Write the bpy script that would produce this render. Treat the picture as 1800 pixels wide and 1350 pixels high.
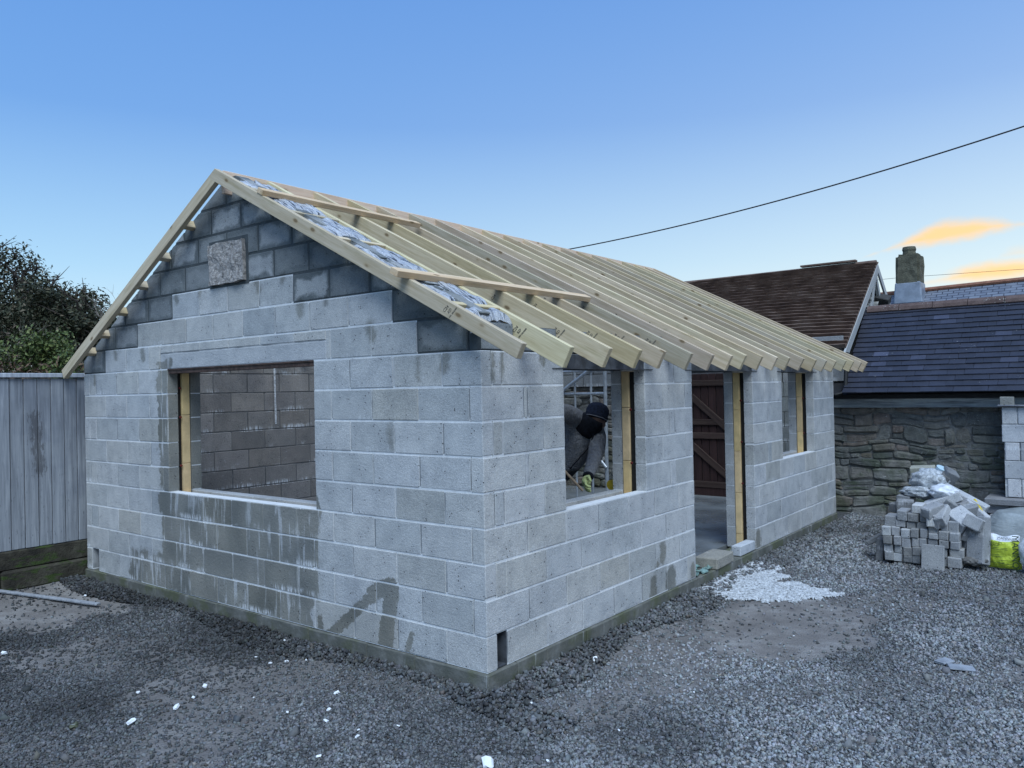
import bpy, bmesh, math, random
import numpy as np
from mathutils import Vector, Matrix, Euler, noise as mnoise
random.seed(7)
rng = np.random.default_rng(11)
for o in list(bpy.data.objects): bpy.data.objects.remove(o)
scene = bpy.context.scene
COL = scene.collection
R = math.radians

# ------------------------------------------------------------------ camera
CAM = Vector((3.19405, -3.79462, 1.77473))
CR = Vector((0.78889428, 0.61417279, -0.02091882))
CU = Vector((0.02066977, 0.00750196, 0.99975821))
CF = Vector((-0.61418122, 0.78913592, 0.00677656))
FPX = 1392.41
cd = bpy.data.cameras.new('camera'); cam = bpy.data.objects.new('camera', cd); COL.objects.link(cam)
rot = Matrix((CR, CU, -CF)).transposed()
cam.matrix_world = Matrix.Translation(CAM) @ rot.to_4x4()
cd.sensor_width = 36; cd.lens = FPX/1800*36; cd.clip_end = 2000; cd.clip_start = .05
scene.camera = cam
# measuring helper: where the sight line of a spot in the photograph meets a plane of the place
def H(px, py, ax, v):
    d = CF + CR*((px-900)/FPX) - CU*((py-675)/FPX)
    t = (v-CAM[ax])/d[ax]
    return CAM + d*t

# ------------------------------------------------------------------ world, sun, exposure
SUN_AZ = 40     # glow of the set sun: degrees from +Y towards +X
w = bpy.data.worlds.new('World'); scene.world = w; w.use_nodes = True
nt = w.node_tree; N = nt.nodes; L = nt.links
for n in list(N): N.remove(n)
out = N.new('ShaderNodeOutputWorld'); bg = N.new('ShaderNodeBackground')
sky = N.new('ShaderNodeTexSky'); sky.sky_type = 'NISHITA'; sky.sun_disc = False
sky.sun_elevation = R(4.0); sky.sun_rotation = R(SUN_AZ); sky.altitude = 50
sky.air_density = 1.0; sky.dust_density = .3; sky.ozone_density = 2.0
bg.inputs['Strength'].default_value = .15
tc = N.new('ShaderNodeTexCoord')
sep = N.new('ShaderNodeSeparateXYZ'); L.new(tc.outputs['Generated'], sep.inputs[0])
def wm(op, a, b=None, c=None, clamp=False):
    n = N.new('ShaderNodeMath'); n.operation = op; n.use_clamp = clamp
    for i, v in enumerate((a, b, c)):
        if v is None: continue
        if isinstance(v, (int, float)): n.inputs[i].default_value = v
        else: L.new(v, n.inputs[i])
    return n.outputs[0]
# evening air: paler towards the horizon, warm round the place where the sun went down
el = wm('MAXIMUM', sep.outputs[2], 0.0)
ramp = N.new('ShaderNodeValToRGB'); L.new(wm('POWER', el, .75), ramp.inputs[0])
cr = ramp.color_ramp
SKY = [(0.0, (.72,.85,.90)), (.10, (.56,.77,.90)), (.24, (.32,.57,.83)), (.42, (.125,.315,.70)), (.7, (.08,.23,.62)), (1, (.07,.20,.57))]
cr.elements[0].position = SKY[0][0]; cr.elements[0].color = (*SKY[0][1], 1)
cr.elements[1].position = 1; cr.elements[1].color = (*SKY[-1][1], 1)
for p, c in SKY[1:-1]:
    e = cr.elements.new(p); e.color = (*c, 1)
sx, sy = math.sin(R(SUN_AZ)), math.cos(R(SUN_AZ))
dotv = wm('ADD', wm('MULTIPLY', sep.outputs[0], sx), wm('MULTIPLY', sep.outputs[1], sy))
az = wm('MULTIPLY', wm('ADD', dotv, 1.0), .5)
glow = wm('MULTIPLY', wm('POWER', wm('MAXIMUM', az, 0.0), 1.9), wm('POWER', wm('SUBTRACT', 1.0, wm('MINIMUM', el, 1.0)), 4.2), clamp=True)
mx = N.new('ShaderNodeMix'); mx.data_type = 'RGBA'
L.new(wm('MULTIPLY', glow, 1.0, clamp=True), mx.inputs[0]); L.new(ramp.outputs[0], mx.inputs[6]); mx.inputs[7].default_value = (.90, .84, .68, 1)
# lit evening clouds low in the direction of the sunset
mp = N.new('ShaderNodeMapping'); L.new(tc.outputs['Generated'], mp.inputs[0]); mp.inputs['Scale'].default_value = (2.2, 2.2, 11)
cn = N.new('ShaderNodeTexNoise'); L.new(mp.outputs[0], cn.inputs['Vector']); cn.inputs['Scale'].default_value = 2.0; cn.inputs['Detail'].default_value = 7; cn.inputs['Roughness'].default_value = .55
def cloud(dirv, wa, we, thick, tilt):
    d = Vector(dirv).normalized(); a = Vector((-d.y, d.x, 0)).normalized()   # along the horizon
    da = wm('ADD', wm('MULTIPLY', sep.outputs[0], a.x), wm('MULTIPLY', sep.outputs[1], a.y))
    fwd = wm('GREATER_THAN', wm('ADD', wm('MULTIPLY', sep.outputs[0], d.x), wm('MULTIPLY', sep.outputs[1], d.y)), .3)
    de = wm('SUBTRACT', sep.outputs[2], d.z)
    mp2 = N.new('ShaderNodeMapping'); L.new(tc.outputs['Generated'], mp2.inputs[0]); mp2.inputs['Scale'].default_value = (14, 14, 30)
    c2 = N.new('ShaderNodeTexNoise'); L.new(mp2.outputs[0], c2.inputs['Vector']); c2.inputs['Scale'].default_value = 1.0; c2.inputs['Detail'].default_value = 9; c2.inputs['Roughness'].default_value = .6
    u = wm('DIVIDE', da, wa)      # runs along the cloud, thick towards one end, ragged on top
    cen = wm('MULTIPLY', wm('SUBTRACT', wm('MULTIPLY', u, tilt), wm('MULTIPLY', wm('POWER', wm('ABSOLUTE', u), 2.0), .5)), we)
    th = wm('MULTIPLY', wm('MAXIMUM', wm('SUBTRACT', 1.0, wm('POWER', wm('ABSOLUTE', u), 2.0)), 0.0), we)
    dd = wm('ADD', wm('ABSOLUTE', wm('SUBTRACT', de, cen)), wm('MULTIPLY', wm('SUBTRACT', c2.outputs[0], .5), thick))
    s = N.new('ShaderNodeMapRange'); s.interpolation_type = 'SMOOTHSTEP'; L.new(wm('SUBTRACT', th, dd), s.inputs[0])
    s.inputs[1].default_value = -.002; s.inputs[2].default_value = .013; s.inputs[3].default_value = 0; s.inputs[4].default_value = 1
    return wm('MULTIPLY', s.outputs[0], fwd)
def dirpx(px, py): return (CF + CR*((px-900)/FPX) - CU*((py-675)/FPX)).normalized()
cl = wm('MAXIMUM', wm('MAXIMUM', cloud(dirpx(1676, 408), .072, .0135, .026, -.5), cloud(dirpx(1800, 470), .11, .014, .022, -.3)), wm('MULTIPLY', cloud(dirpx(1790, 444), .02, .008, .02, 0), .35))
mc = N.new('ShaderNodeMix'); mc.data_type = 'RGBA'
L.new(wm('MULTIPLY', cl, .95), mc.inputs[0]); L.new(mx.outputs[2], mc.inputs[6]); mc.inputs[7].default_value = (1.0, .60, .22, 1)
# the physical sky adds its own light on top
ad = N.new('ShaderNodeMix'); ad.data_type = 'RGBA'; ad.blend_type = 'ADD'; ad.inputs[0].default_value = 1
sc = N.new('ShaderNodeMix'); sc.data_type = 'RGBA'; sc.blend_type = 'MULTIPLY'; sc.inputs[0].default_value = 1
L.new(mc.outputs[2], sc.inputs[6]); sc.inputs[7].default_value = (6.2, 6.2, 6.2, 1)
sk2 = N.new('ShaderNodeMix'); sk2.data_type = 'RGBA'; sk2.blend_type = 'MULTIPLY'; sk2.inputs[0].default_value = 1
L.new(sky.outputs[0], sk2.inputs[6]); sk2.inputs[7].default_value = (.25, .25, .25, 1)
L.new(sc.outputs[2], ad.inputs[6]); L.new(sk2.outputs[2], ad.inputs[7])
L.new(ad.outputs[2], bg.inputs['Color']); L.new(bg.outputs[0], out.inputs[0])

sd = bpy.data.lights.new('sun', 'SUN'); sun = bpy.data.objects.new('sun', sd); COL.objects.link(sun)
sd.energy = 3.1; sd.angle = R(42); sd.color = (.80, .92, 1.0)
sun.rotation_euler = Vector((.62, -.62, 1.30)).to_track_quat('Z', 'Y').to_euler()
vs = scene.view_settings; scene.display_settings.display_device = 'sRGB'
vs.view_transform = 'Standard'; vs.look = 'None'; vs.gamma = 1; vs.use_curve_mapping = False; vs.exposure = 0.24
scene.render.engine = 'CYCLES'

# ------------------------------------------------------------------ helpers
def tag(o, label=None, cat=None, group=None, kind=None):
    if label: o['label'] = label
    if cat: o['category'] = cat
    if group: o['group'] = group
    if kind: o['kind'] = kind
    return o
def link(name, me, mat=None, parent=None, loc=None, rot=None, color=None):
    o = bpy.data.objects.new(name, me); COL.objects.link(o)
    if mat is not None and me is not None:
        if not me.materials:
            for m in (mat if isinstance(mat, (list, tuple)) else [mat]): me.materials.append(m)
    if loc is not None: o.location = loc
    if rot is not None: o.rotation_euler = rot
    if parent is not None: o.parent = parent
    if color is not None: o.color = color
    return o
def empty(name, loc=(0,0,0), rz=0):
    o = bpy.data.objects.new(name, None); COL.objects.link(o); o.location = loc; o.rotation_euler = (0,0,rz); o.empty_display_size = .2
    return o
class MB:
    """collects faces for one mesh"""
    def __init__(s): s.v=[]; s.f=[]; s.mi=[]
    def add(s, V, F, mi=0):
        b=len(s.v); s.v += [tuple(p) for p in V]; s.f += [tuple(b+i for i in f) for f in F]; s.mi += [mi]*len(F)
    def box(s, x0,x1,y0,y1,z0,z1, mi=0):
        s.add([(x0,y0,z0),(x1,y0,z0),(x1,y1,z0),(x0,y1,z0),(x0,y0,z1),(x1,y0,z1),(x1,y1,z1),(x0,y1,z1)],
              [(0,3,2,1),(4,5,6,7),(0,1,5,4),(1,2,6,5),(2,3,7,6),(3,0,4,7)], mi)
    def mesh(s, name='m', smooth=False):
        me = bpy.data.meshes.new(name); me.from_pydata(s.v, [], s.f); me.update()
        if any(s.mi): me.polygons.foreach_set('material_index', s.mi)
        if smooth: me.polygons.foreach_set('use_smooth', [True]*len(me.polygons))
        return me
def cbox_vf(w, d, h, c=.005, jit=0, seed=None, cent=True):
    """box with chamfered edges, centred; w along x, d along y, h along z"""
    rr = random.Random(seed) if seed is not None else random
    bm = bmesh.new(); bmesh.ops.create_cube(bm, size=1)
    for v in bm.verts: v.co = Vector((v.co.x*w, v.co.y*d, v.co.z*h))
    if c > 0: bmesh.ops.bevel(bm, geom=list(bm.edges), offset=c, segments=1, affect='EDGES', profile=.6)
    if jit:
        for v in bm.verts: v.co += Vector((rr.uniform(-jit,jit), rr.uniform(-jit,jit), rr.uniform(-jit,jit)))
    V=[v.co.copy() for v in bm.verts]; bm.verts.index_update(); F=[[v.index for v in f.verts] for f in bm.faces]; bm.free()
    return V, F
_cache={}
def cbox(w, d, h, c=.005, jit=0, seed=0):
    k=(round(w,3),round(d,3),round(h,3),c,jit,seed)
    if k not in _cache:
        m=MB(); m.add(*cbox_vf(w,d,h,c,jit,seed)); _cache[k]=m.mesh('box_shape')
    return _cache[k].copy() if False else _cache[k]
def inset(poly, c):
    """inset a convex polygon (ccw) by c"""
    n=len(poly); res=[]
    for i in range(n):
        p0=Vector(poly[i-1]); p1=Vector(poly[i]); p2=Vector(poly[(i+1)%n])
        d1=(p1-p0).normalized(); d2=(p2-p1).normalized()
        n1=Vector((-d1.y,d1.x)); n2=Vector((-d2.y,d2.x)); b=n1+n2
        if b.length<1e-6: b=n1
        b=b/b.length; k=c/max(.35,b.dot(n1)); res.append((p1.x+b.x*k, p1.y+b.y*k))
    return res
def prism_vf(poly, y0, y1, c=.004, jit=0):
    """polygon in (x,z), ccw seen from -y; front at y0, back at y1, chamfer c on the front"""
    n=len(poly); fr=inset(poly,c)
    V=[(p[0],y0+(random.uniform(-jit,jit) if jit else 0),p[1]) for p in fr]+[(p[0],y0+c,p[1]) for p in poly]+[(p[0],y1,p[1]) for p in poly]
    F=[tuple(range(n))]
    for r in (0,1):
        for i in range(n):
            j=(i+1)%n; F.append((r*n+i,(r+1)*n+i,(r+1)*n+j,r*n+j))
    F.append(tuple(range(3*n-1,2*n-1,-1)))
    return V,F
def clip(poly, a, b, c):
    """keep the side a*x+b*z<=c"""
    out=[]; n=len(poly)
    for i in range(n):
        p=poly[i]; q=poly[(i+1)%n]; dp=a*p[0]+b*p[1]-c; dq=a*q[0]+b*q[1]-c
        if dp<=0: out.append(p)
        if dp*dq<0:
            t=dp/(dp-dq); out.append((p[0]+(q[0]-p[0])*t, p[1]+(q[1]-p[1])*t))
    return out
def tube_vf(pts, r, n=8, caps=True):
    V=[];F=[]; pts=[Vector(p) for p in pts]; k=len(pts)
    rs = r if isinstance(r,(list,tuple)) else [r]*k
    up=Vector((0,0,1))
    for i,p in enumerate(pts):
        t=(pts[min(i+1,k-1)]-pts[max(i-1,0)]).normalized()
        a=t.cross(up if abs(t.z)<.95 else Vector((1,0,0))).normalized(); b=t.cross(a)
        for j in range(n):
            an=2*math.pi*j/n; V.append(p+(a*math.cos(an)+b*math.sin(an))*rs[i])
    for i in range(k-1):
        for j in range(n):
            q=(j+1)%n; F.append((i*n+j,i*n+q,(i+1)*n+q,(i+1)*n+j))
    if caps: F.append(tuple(range(n-1,-1,-1))); F.append(tuple(range((k-1)*n,k*n)))
    return V,F
def text_mesh(s, size, depth=.0008):
    cu=bpy.data.curves.new('t','FONT'); cu.body=s; cu.size=size; cu.extrude=depth; cu.align_x='CENTER'; cu.align_y='CENTER'; cu.resolution_u=3
    t=bpy.data.objects.new('t',cu); COL.objects.link(t); bpy.context.view_layer.update()
    me=bpy.data.meshes.new_from_object(t.evaluated_get(bpy.context.evaluated_depsgraph_get())); bpy.data.objects.remove(t); bpy.data.curves.remove(cu); me.materials.clear()
    return me

# ---- material kit
class Mat:
    def __init__(s, name, rough=.9, spec=.3):
        s.m=bpy.data.materials.new(name); s.m.use_nodes=True; s.nt=s.m.node_tree; s.b=s.nt.nodes['Principled BSDF']
        s.b.inputs['Roughness'].default_value=rough; s.b.inputs['Specular IOR Level'].default_value=spec
        s.geo=None
    def n(s,t): return s.nt.nodes.new(t)
    def _set(s, inp, v):
        if v is None: return
        if isinstance(v,(int,float)): inp.default_value=v
        elif isinstance(v,(tuple,list)):
            inp.default_value = (*v,1) if len(v)==3 and inp.type=='RGBA' else v
        else: s.nt.links.new(v, inp)
    def pos(s):
        if not s.geo: s.geo=s.n('ShaderNodeNewGeometry')
        return s.geo.outputs['Position']
    def obj(s): return s.n('ShaderNodeTexCoord').outputs['Object']
    def xyz(s, v):
        k=s.n('ShaderNodeSeparateXYZ'); s._set(k.inputs[0], v); return k.outputs
    def math(s, op, a, b=None, clamp=False):
        k=s.n('ShaderNodeMath'); k.operation=op; k.use_clamp=clamp; s._set(k.inputs[0],a); s._set(k.inputs[1],b); return k.outputs[0]
    def map(s, v, scale=(1,1,1), loc=(0,0,0), rot=(0,0,0)):
        k=s.n('ShaderNodeMapping'); s._set(k.inputs[0],v); k.inputs['Scale'].default_value=scale; k.inputs['Location'].default_value=loc; k.inputs['Rotation'].default_value=rot; return k.outputs[0]
    def noise(s, v, scale, detail=4, rough=.55, dist=0):
        k=s.n('ShaderNodeTexNoise'); s._set(k.inputs['Vector'],v); k.inputs['Scale'].default_value=scale; k.inputs['Detail'].default_value=detail; k.inputs['Roughness'].default_value=rough; k.inputs['Distortion'].default_value=dist; return k.outputs[0]
    def voro(s, v, scale, feat='F1'):
        k=s.n('ShaderNodeTexVoronoi'); k.feature=feat; s._set(k.inputs['Vector'],v); k.inputs['Scale'].default_value=scale; return k.outputs
    def ss(s, v, a, b, lo=0, hi=1):
        k=s.n('ShaderNodeMapRange'); k.interpolation_type='SMOOTHSTEP'; s._set(k.inputs[0],v); k.inputs[1].default_value=a; k.inputs[2].default_value=b; k.inputs[3].default_value=lo; k.inputs[4].default_value=hi; return k.outputs[0]
    def ramp(s, v, stops):
        k=s.n('ShaderNodeValToRGB'); s._set(k.inputs[0],v); e=k.color_ramp.elements
        e[0].position=stops[0][0]; e[0].color=(*stops[0][1],1); e[1].position=stops[-1][0]; e[1].color=(*stops[-1][1],1)
        for p,c in stops[1:-1]: q=e.new(p); q.color=(*c,1)
        return k.outputs[0]
    def mix(s, f, a, b, mode='MIX'):
        k=s.n('ShaderNodeMix'); k.data_type='RGBA'; k.blend_type=mode; s._set(k.inputs[0],f); s._set(k.inputs[6],a); s._set(k.inputs[7],b); return k.outputs[2]
    def rnd(s): return s.n('ShaderNodeObjectInfo').outputs['Random']
    def ocol(s): return s.n('ShaderNodeObjectInfo').outputs
    def col(s, v): s._set(s.b.inputs['Base Color'], v); return s
    def rough(s, v): s._set(s.b.inputs['Roughness'], v); return s
    def bump(s, h, strength=.5, dist=.01):
        k=s.n('ShaderNodeBump'); k.inputs['Strength'].default_value=strength; k.inputs['Distance'].default_value=dist; s._set(k.inputs['Height'],h); s.nt.links.new(k.outputs[0], s.b.inputs['Normal']); return s
    def seg(s, x, z, a, b):
        """distance of (x,z) to the segment a-b"""
        ax,az=a; bx,bz=b; dx,dz=bx-ax,bz-az; l2=dx*dx+dz*dz
        px=s.math('SUBTRACT',x,ax); pz=s.math('SUBTRACT',z,az)
        t=s.math('DIVIDE', s.math('ADD', s.math('MULTIPLY',px,dx), s.math('MULTIPLY',pz,dz)), l2, clamp=True)
        qx=s.math('SUBTRACT',px,s.math('MULTIPLY',t,dx)); qz=s.math('SUBTRACT',pz,s.math('MULTIPLY',t,dz))
        return s.math('SQRT', s.math('ADD', s.math('MULTIPLY',qx,qx), s.math('MULTIPLY',qz,qz)))
exec_parts = True

# ------------------------------------------------------------------ materials
def mat_block():
    m=Mat('concrete_block',.92,.25); p=m.pos(); X,Y,Z=m.xyz(p)
    oi=m.ocol(); rnd=oi['Random']
    base=m.ramp(rnd,[(0,(.42,.425,.42)),(.3,(.46,.465,.465)),(.6,(.49,.49,.49)),(.88,(.475,.465,.44)),(1,(.50,.50,.495))])
    base=m.mix(1.0, base, oi['Color'], 'MULTIPLY')
    mott=m.noise(p,7,5,.6); base=m.mix(m.ss(mott,.35,.7,0,.7), base, m.mix(1.0,base,(.74,.75,.77),'MULTIPLY'))
    big=m.noise(p,2.1,3,.5); base=m.mix(m.ss(big,.45,.7,0,.6), base, m.mix(1.0,base,(.78,.80,.82),'MULTIPLY'))
    fine=m.noise(p,160,2,.6); base=m.mix(.34, base, m.ramp(fine,[(.3,(.1,.1,.1)),(.7,(.95,.95,.95))]),'OVERLAY')
    pit=m.math('MULTIPLY', m.ss(m.voro(p,34)[0],.20,.10), m.ss(m.noise(p,7,3,.7),.49,.60)); 
    base=m.mix(m.math('MULTIPLY',pit,.9), base, (.06,.06,.06))
    scuff=m.math('MULTIPLY',m.ss(m.noise(m.map(p,(3,3,9),(4,4,1)),5,5,.7,1.2),.60,.68),m.ss(m.noise(m.map(p,loc=(8,8,8)),1.3,2),.5,.6)); base=m.mix(m.math('MULTIPLY',scuff,.45),base,(.66,.67,.68))
    grit=m.math('MULTIPLY', m.ss(m.voro(m.map(p,loc=(3,1,2)),60)[0],.13,.05), m.ss(m.noise(m.map(p,loc=(5,5,5)),6,2),.55,.65)); 
    base=m.mix(m.math('MULTIPLY',grit,.4), base, (.70,.70,.70))
    # damp areas: shapes that stay where the water ran
    wob=m.math('MULTIPLY', m.math('SUBTRACT', m.noise(p,6,5,.65),.5),.34)
    wob2=m.math('MULTIPLY', m.math('SUBTRACT', m.noise(m.map(p,(1,1,1),(9,3,1)),18,4,.7),.5),.11)
    s=m.math('ADD', X, wob)
    front=m.ss(Y,.012,.008)
    def rect(x0,x1,z0,z1,soft=.02):
        a=m.math('MULTIPLY', m.ss(s,x0-soft,x0+soft), m.ss(s,x1+soft,x1-soft))
        z=m.math('ADD',Z,m.math('MULTIPLY',wob,.6))
        return m.math('MULTIPLY', a, m.math('MULTIPLY', m.ss(z,z0-soft,z0+soft), m.ss(z,z1+soft,z1-soft)))
    stripes=m.noise(m.map(p,(14,14,1.6)),1.0,4,.6)
    damp=m.math('MAXIMUM', rect(-3.9,-1.62,.20,1.05), rect(-4.5,-1.72,-.2,.32))
    damp=m.math('MAXIMUM', damp, rect(-3.95,-3.7,.7,2.1,.012))
    streak=m.ss(stripes,.53,.60)
    streak=m.math('MULTIPLY', streak, m.ss(m.noise(p,1.7,2),.42,.5))
    damp=m.math('MULTIPLY', damp, m.math('SUBTRACT',1.0,m.math('MULTIPLY',streak,.85)))
    d1=m.math('SUBTRACT', m.seg(X,Z,(-.86,.44),(-1.05,.36)), .055)
    d2=m.math('SUBTRACT', m.seg(X,Z,(-1.03,.35),(-1.52,-.02)), .042)
    d3=m.math('SUBTRACT', m.seg(X,Z,(-.85,.42),(-.93,-.02)), .072)
    d4=m.math('SUBTRACT', m.seg(X,Z,(-.66,.13),(-.72,-.02)), .025)
    d5=m.math('SUBTRACT', m.seg(X,Z,(-1.63,.09),(-1.63,-.02)), .028)
    dd=m.math('MINIMUM',m.math('MINIMUM',d1,d2),m.math('MINIMUM',m.math('MINIMUM',d3,d4),d5))
    spl=m.ss(m.math('ADD',dd,wob2),.006,-.006)
    dampf=m.math('MULTIPLY', m.math('MAXIMUM',damp,spl), front)
    jamb=m.math('MULTIPLY',m.math('MULTIPLY',m.ss(X,-3.775,-3.772),m.ss(X,-3.764,-3.767)),m.math('MULTIPLY',m.ss(Y,.004,.008),m.ss(Z,2.0,1.99)))
    dampf=m.math('MAXIMUM',dampf,jamb)
    dr=None
    for (a,b,rad) in (((-1.80,2.46),(-1.80,2.40),.05),((-1.02,2.24),(-1.00,2.17),.05),((-1.5,2.47),(-1.5,2.45),.03),((-4.22,2.22),(-4.2,2.15),.045),((-4.75,2.24),(-4.74,2.17),.035),((-3.6,2.69),(-3.58,2.64),.04),((-3.2,2.69),(-3.2,2.66),.035),((-2.35,2.69),(-2.33,2.62),.045),((-2.0,2.70),(-2.02,2.66),.03),((-.3,2.01),(-.32,1.93),.05),((-.56,2.0),(-.555,1.85),.018),((-5.2,2.0),(-5.2,1.93),.03)):
        q=m.math('SUBTRACT', m.seg(X,Z,a,b), rad); dr=q if dr is None else m.math('MINIMUM',dr,q)
    dampf=m.math('MAXIMUM',dampf,m.math('MULTIPLY',m.math('MULTIPLY',m.ss(m.math('ADD',dr,wob2),.02,-.03),front),.8))
    # a spot under the bed of the pier and damp ovals on the side wall
    side=m.ss(X,-.012,-.008)
    e=None
    for (a,b,rad) in (((2.38,.38),(2.37,.30),.055),((2.2,.13),(2.19,-.02),.055),((2.52,.12),(2.5,-.02),.09),((2.95,.09),(2.96,0),.05),((2.28,.26),(2.26,.24),.03),((.11,2.0),(.11,1.84),.018),((.205,2.0),(.205,1.86),.018),((.66,2.0),(.66,1.97),.04)):
        q=m.math('SUBTRACT', m.seg(Y,Z,a,b), rad); e=q if e is None else m.math('MINIMUM',e,q)
    q=m.math('SUBTRACT', m.seg(Y,Z,(4.6,.14),(4.6,0)), .07); e=m.math('MINIMUM',e,q)
    sides=m.math('MULTIPLY', m.ss(m.math('ADD',e,wob2),.02,-.02), side)
    spot=m.math('MULTIPLY', m.ss(m.math('ADD',m.math('SUBTRACT',m.seg(X,Z,(-.845,1.53),(-.83,1.40)),.03),wob2),.02,-.03), front)
    wet=m.math('MAXIMUM',m.math('MAXIMUM',dampf,sides),m.math('MULTIPLY',spot,.7))
    wetcol=m.mix(1.0,base,m.mix(m.ss(m.noise(p,3.5,4,.6),.35,.65),(.37,.37,.34),(.58,.56,.50)),'MULTIPLY')
    base=m.mix(m.math('MULTIPLY',wet,.95), base, wetcol)
    # lime bloom just above and below the bed joints
    zz=m.math('MODULO', m.math('ADD',Z,.225*4), .225)
    low=m.math('ADD', m.ss(zz,.07,.01), m.ss(zz,.208,.222))
    comb=m.ss(m.noise(m.map(p,(60,60,9)),1,3,.6),.42,.62)
    zone=m.math('MULTIPLY', m.ss(m.noise(m.map(p,(1,1,1.4),(2,0,4)),1.9,3),.50,.62), low)
    amt=m.math('ADD', m.math('MULTIPLY',m.math('MULTIPLY',damp,front),1.1), m.ss(Y,4.6,5.6,.05,.55))
    amt=m.math('ADD', amt, m.ss(X,-4.9,-5.05,.30,1.3))
    eff=m.math('MULTIPLY', m.math('MULTIPLY',zone,comb), amt, clamp=True)
    base=m.mix(m.math('MULTIPLY',eff,.8), base, (.74,.75,.77))
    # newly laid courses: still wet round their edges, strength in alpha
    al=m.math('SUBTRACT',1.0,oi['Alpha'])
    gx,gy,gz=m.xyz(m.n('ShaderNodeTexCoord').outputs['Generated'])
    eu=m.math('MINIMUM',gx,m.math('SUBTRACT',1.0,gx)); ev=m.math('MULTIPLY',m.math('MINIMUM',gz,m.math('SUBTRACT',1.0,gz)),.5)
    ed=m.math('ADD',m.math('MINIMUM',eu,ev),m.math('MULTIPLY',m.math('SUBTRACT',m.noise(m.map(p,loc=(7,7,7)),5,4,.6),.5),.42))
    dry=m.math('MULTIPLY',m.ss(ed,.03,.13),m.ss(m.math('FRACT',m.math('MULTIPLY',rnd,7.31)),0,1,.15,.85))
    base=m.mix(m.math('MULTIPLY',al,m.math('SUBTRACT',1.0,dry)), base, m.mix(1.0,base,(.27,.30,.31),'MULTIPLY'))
    m.col(base); m.rough(m.ss(wet,0,1,.93,.7))
    h=m.math('ADD', m.math('MULTIPLY',fine,.5), m.math('MULTIPLY',m.noise(p,45,3,.6),.8))
    h=m.math('SUBTRACT',h,m.math('MULTIPLY',pit,1.6)); m.bump(h,.8,.006)
    return m.m
def mat_mortar(name, c, var=.15, bed=None):
    m=Mat(name,.95,.2); p=m.pos(); n=m.noise(p,14,4)
    if bed:
        X,Y,Z=m.xyz(p); zz=m.math('MODULO', m.math('ADD',Z,.225*4+.1125), .225); nb=m.ss(m.math('ABSOLUTE',m.math('SUBTRACT',zz,.1125)),.016,.011)
        up=m.mix(m.ss(m.noise(p,3.1,3),.42,.58),c,(.22,.23,.24))
        m.col(m.mix(m.ss(n,.35,.7,0,.5),m.mix(nb,up,bed),m.mix(1.0,m.mix(nb,up,bed),(.75,.75,.75),'MULTIPLY'))); m.bump(m.noise(p,120,3,.7),.6,.004); return m.m
    m.col(m.mix(m.ss(n,.35,.7), tuple(x*(1-var) for x in c), tuple(min(1,x*(1+var)) for x in c))); m.bump(m.noise(p,120,3,.7),.6,.004); return m.m
def mat_wood(name, c1, c2, axis=0, knots=True, sc=1.0, vary=.12, gloss=.75):
    m=Mat(name,gloss,.3); o=m.obj(); oi=m.ocol()
    off=m.n('ShaderNodeVectorMath'); off.operation='ADD'; m._set(off.inputs[0],o)
    cmb=m.n('ShaderNodeCombineXYZ'); m._set(cmb.inputs[0],m.math('MULTIPLY',oi['Random'],37.0)); m._set(cmb.inputs[1],m.math('MULTIPLY',oi['Random'],11.0)); m._set(cmb.inputs[2],m.math('MULTIPLY',oi['Random'],23.0)); m.nt.links.new(cmb.outputs[0],off.inputs[1])
    v=off.outputs[0]
    s=[22*sc]*3; s[axis]=1.1*sc
    g=m.noise(m.map(v,tuple(s)),1.6,5,.6,.6)
    g2=m.noise(m.map(v,tuple(x*4 for x in s)),1.5,2,.6)
    base=m.mix(m.ss(g,.3,.72), c1, c2)
    base=m.mix(m.math('MULTIPLY',m.ss(g2,.45,.75),.30), base, m.mix(1.0,base,(.66,.62,.52),'MULTIPLY'))
    lum=m.ss(oi['Random'],0,1,1-vary,1+vary)
    k=m.n('ShaderNodeCombineColor'); 
    for i in range(3): m._set(k.inputs[i],lum)
    base=m.mix(1.0,base,k.outputs[0],'MULTIPLY')
    base=m.mix(1.0,base,oi['Color'],'MULTIPLY')
    if knots:
        base=m.mix(m.ss(m.noise(m.map(v,(1.2,6,6)),2.2,4,.65),.5,.7,0,.5),base,m.mix(1.0,base,(.74,.76,.66),'MULTIPLY'))
        ks=[9.0]*3; ks[axis]=4.2
        kd=m.voro(m.map(v,tuple(ks)),1.0)[0]
        gate=m.ss(m.noise(m.map(v,(2.2,2.2,2.2),(4,4,4)),1,1),.36,.44)
        kn=m.math('MULTIPLY',m.ss(kd,.16,.07),gate)
        base=m.mix(m.math('MULTIPLY',kn,.85),base,(.10,.06,.03))
        halo=m.math('MULTIPLY',m.ss(kd,.24,.12),gate); base=m.mix(m.math('MULTIPLY',halo,.25),base,(.38,.26,.12))
        mouse=m.ss(m.noise(m.map(v,(1,1,1),(8,2,5)),5.5,3,.7),.64,.74); base=m.mix(m.math('MULTIPLY',mouse,.3),base,(.30,.27,.16))
    m.col(base); m.bump(m.math('ADD',g,g2),.25,.003); return m.m
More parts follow.
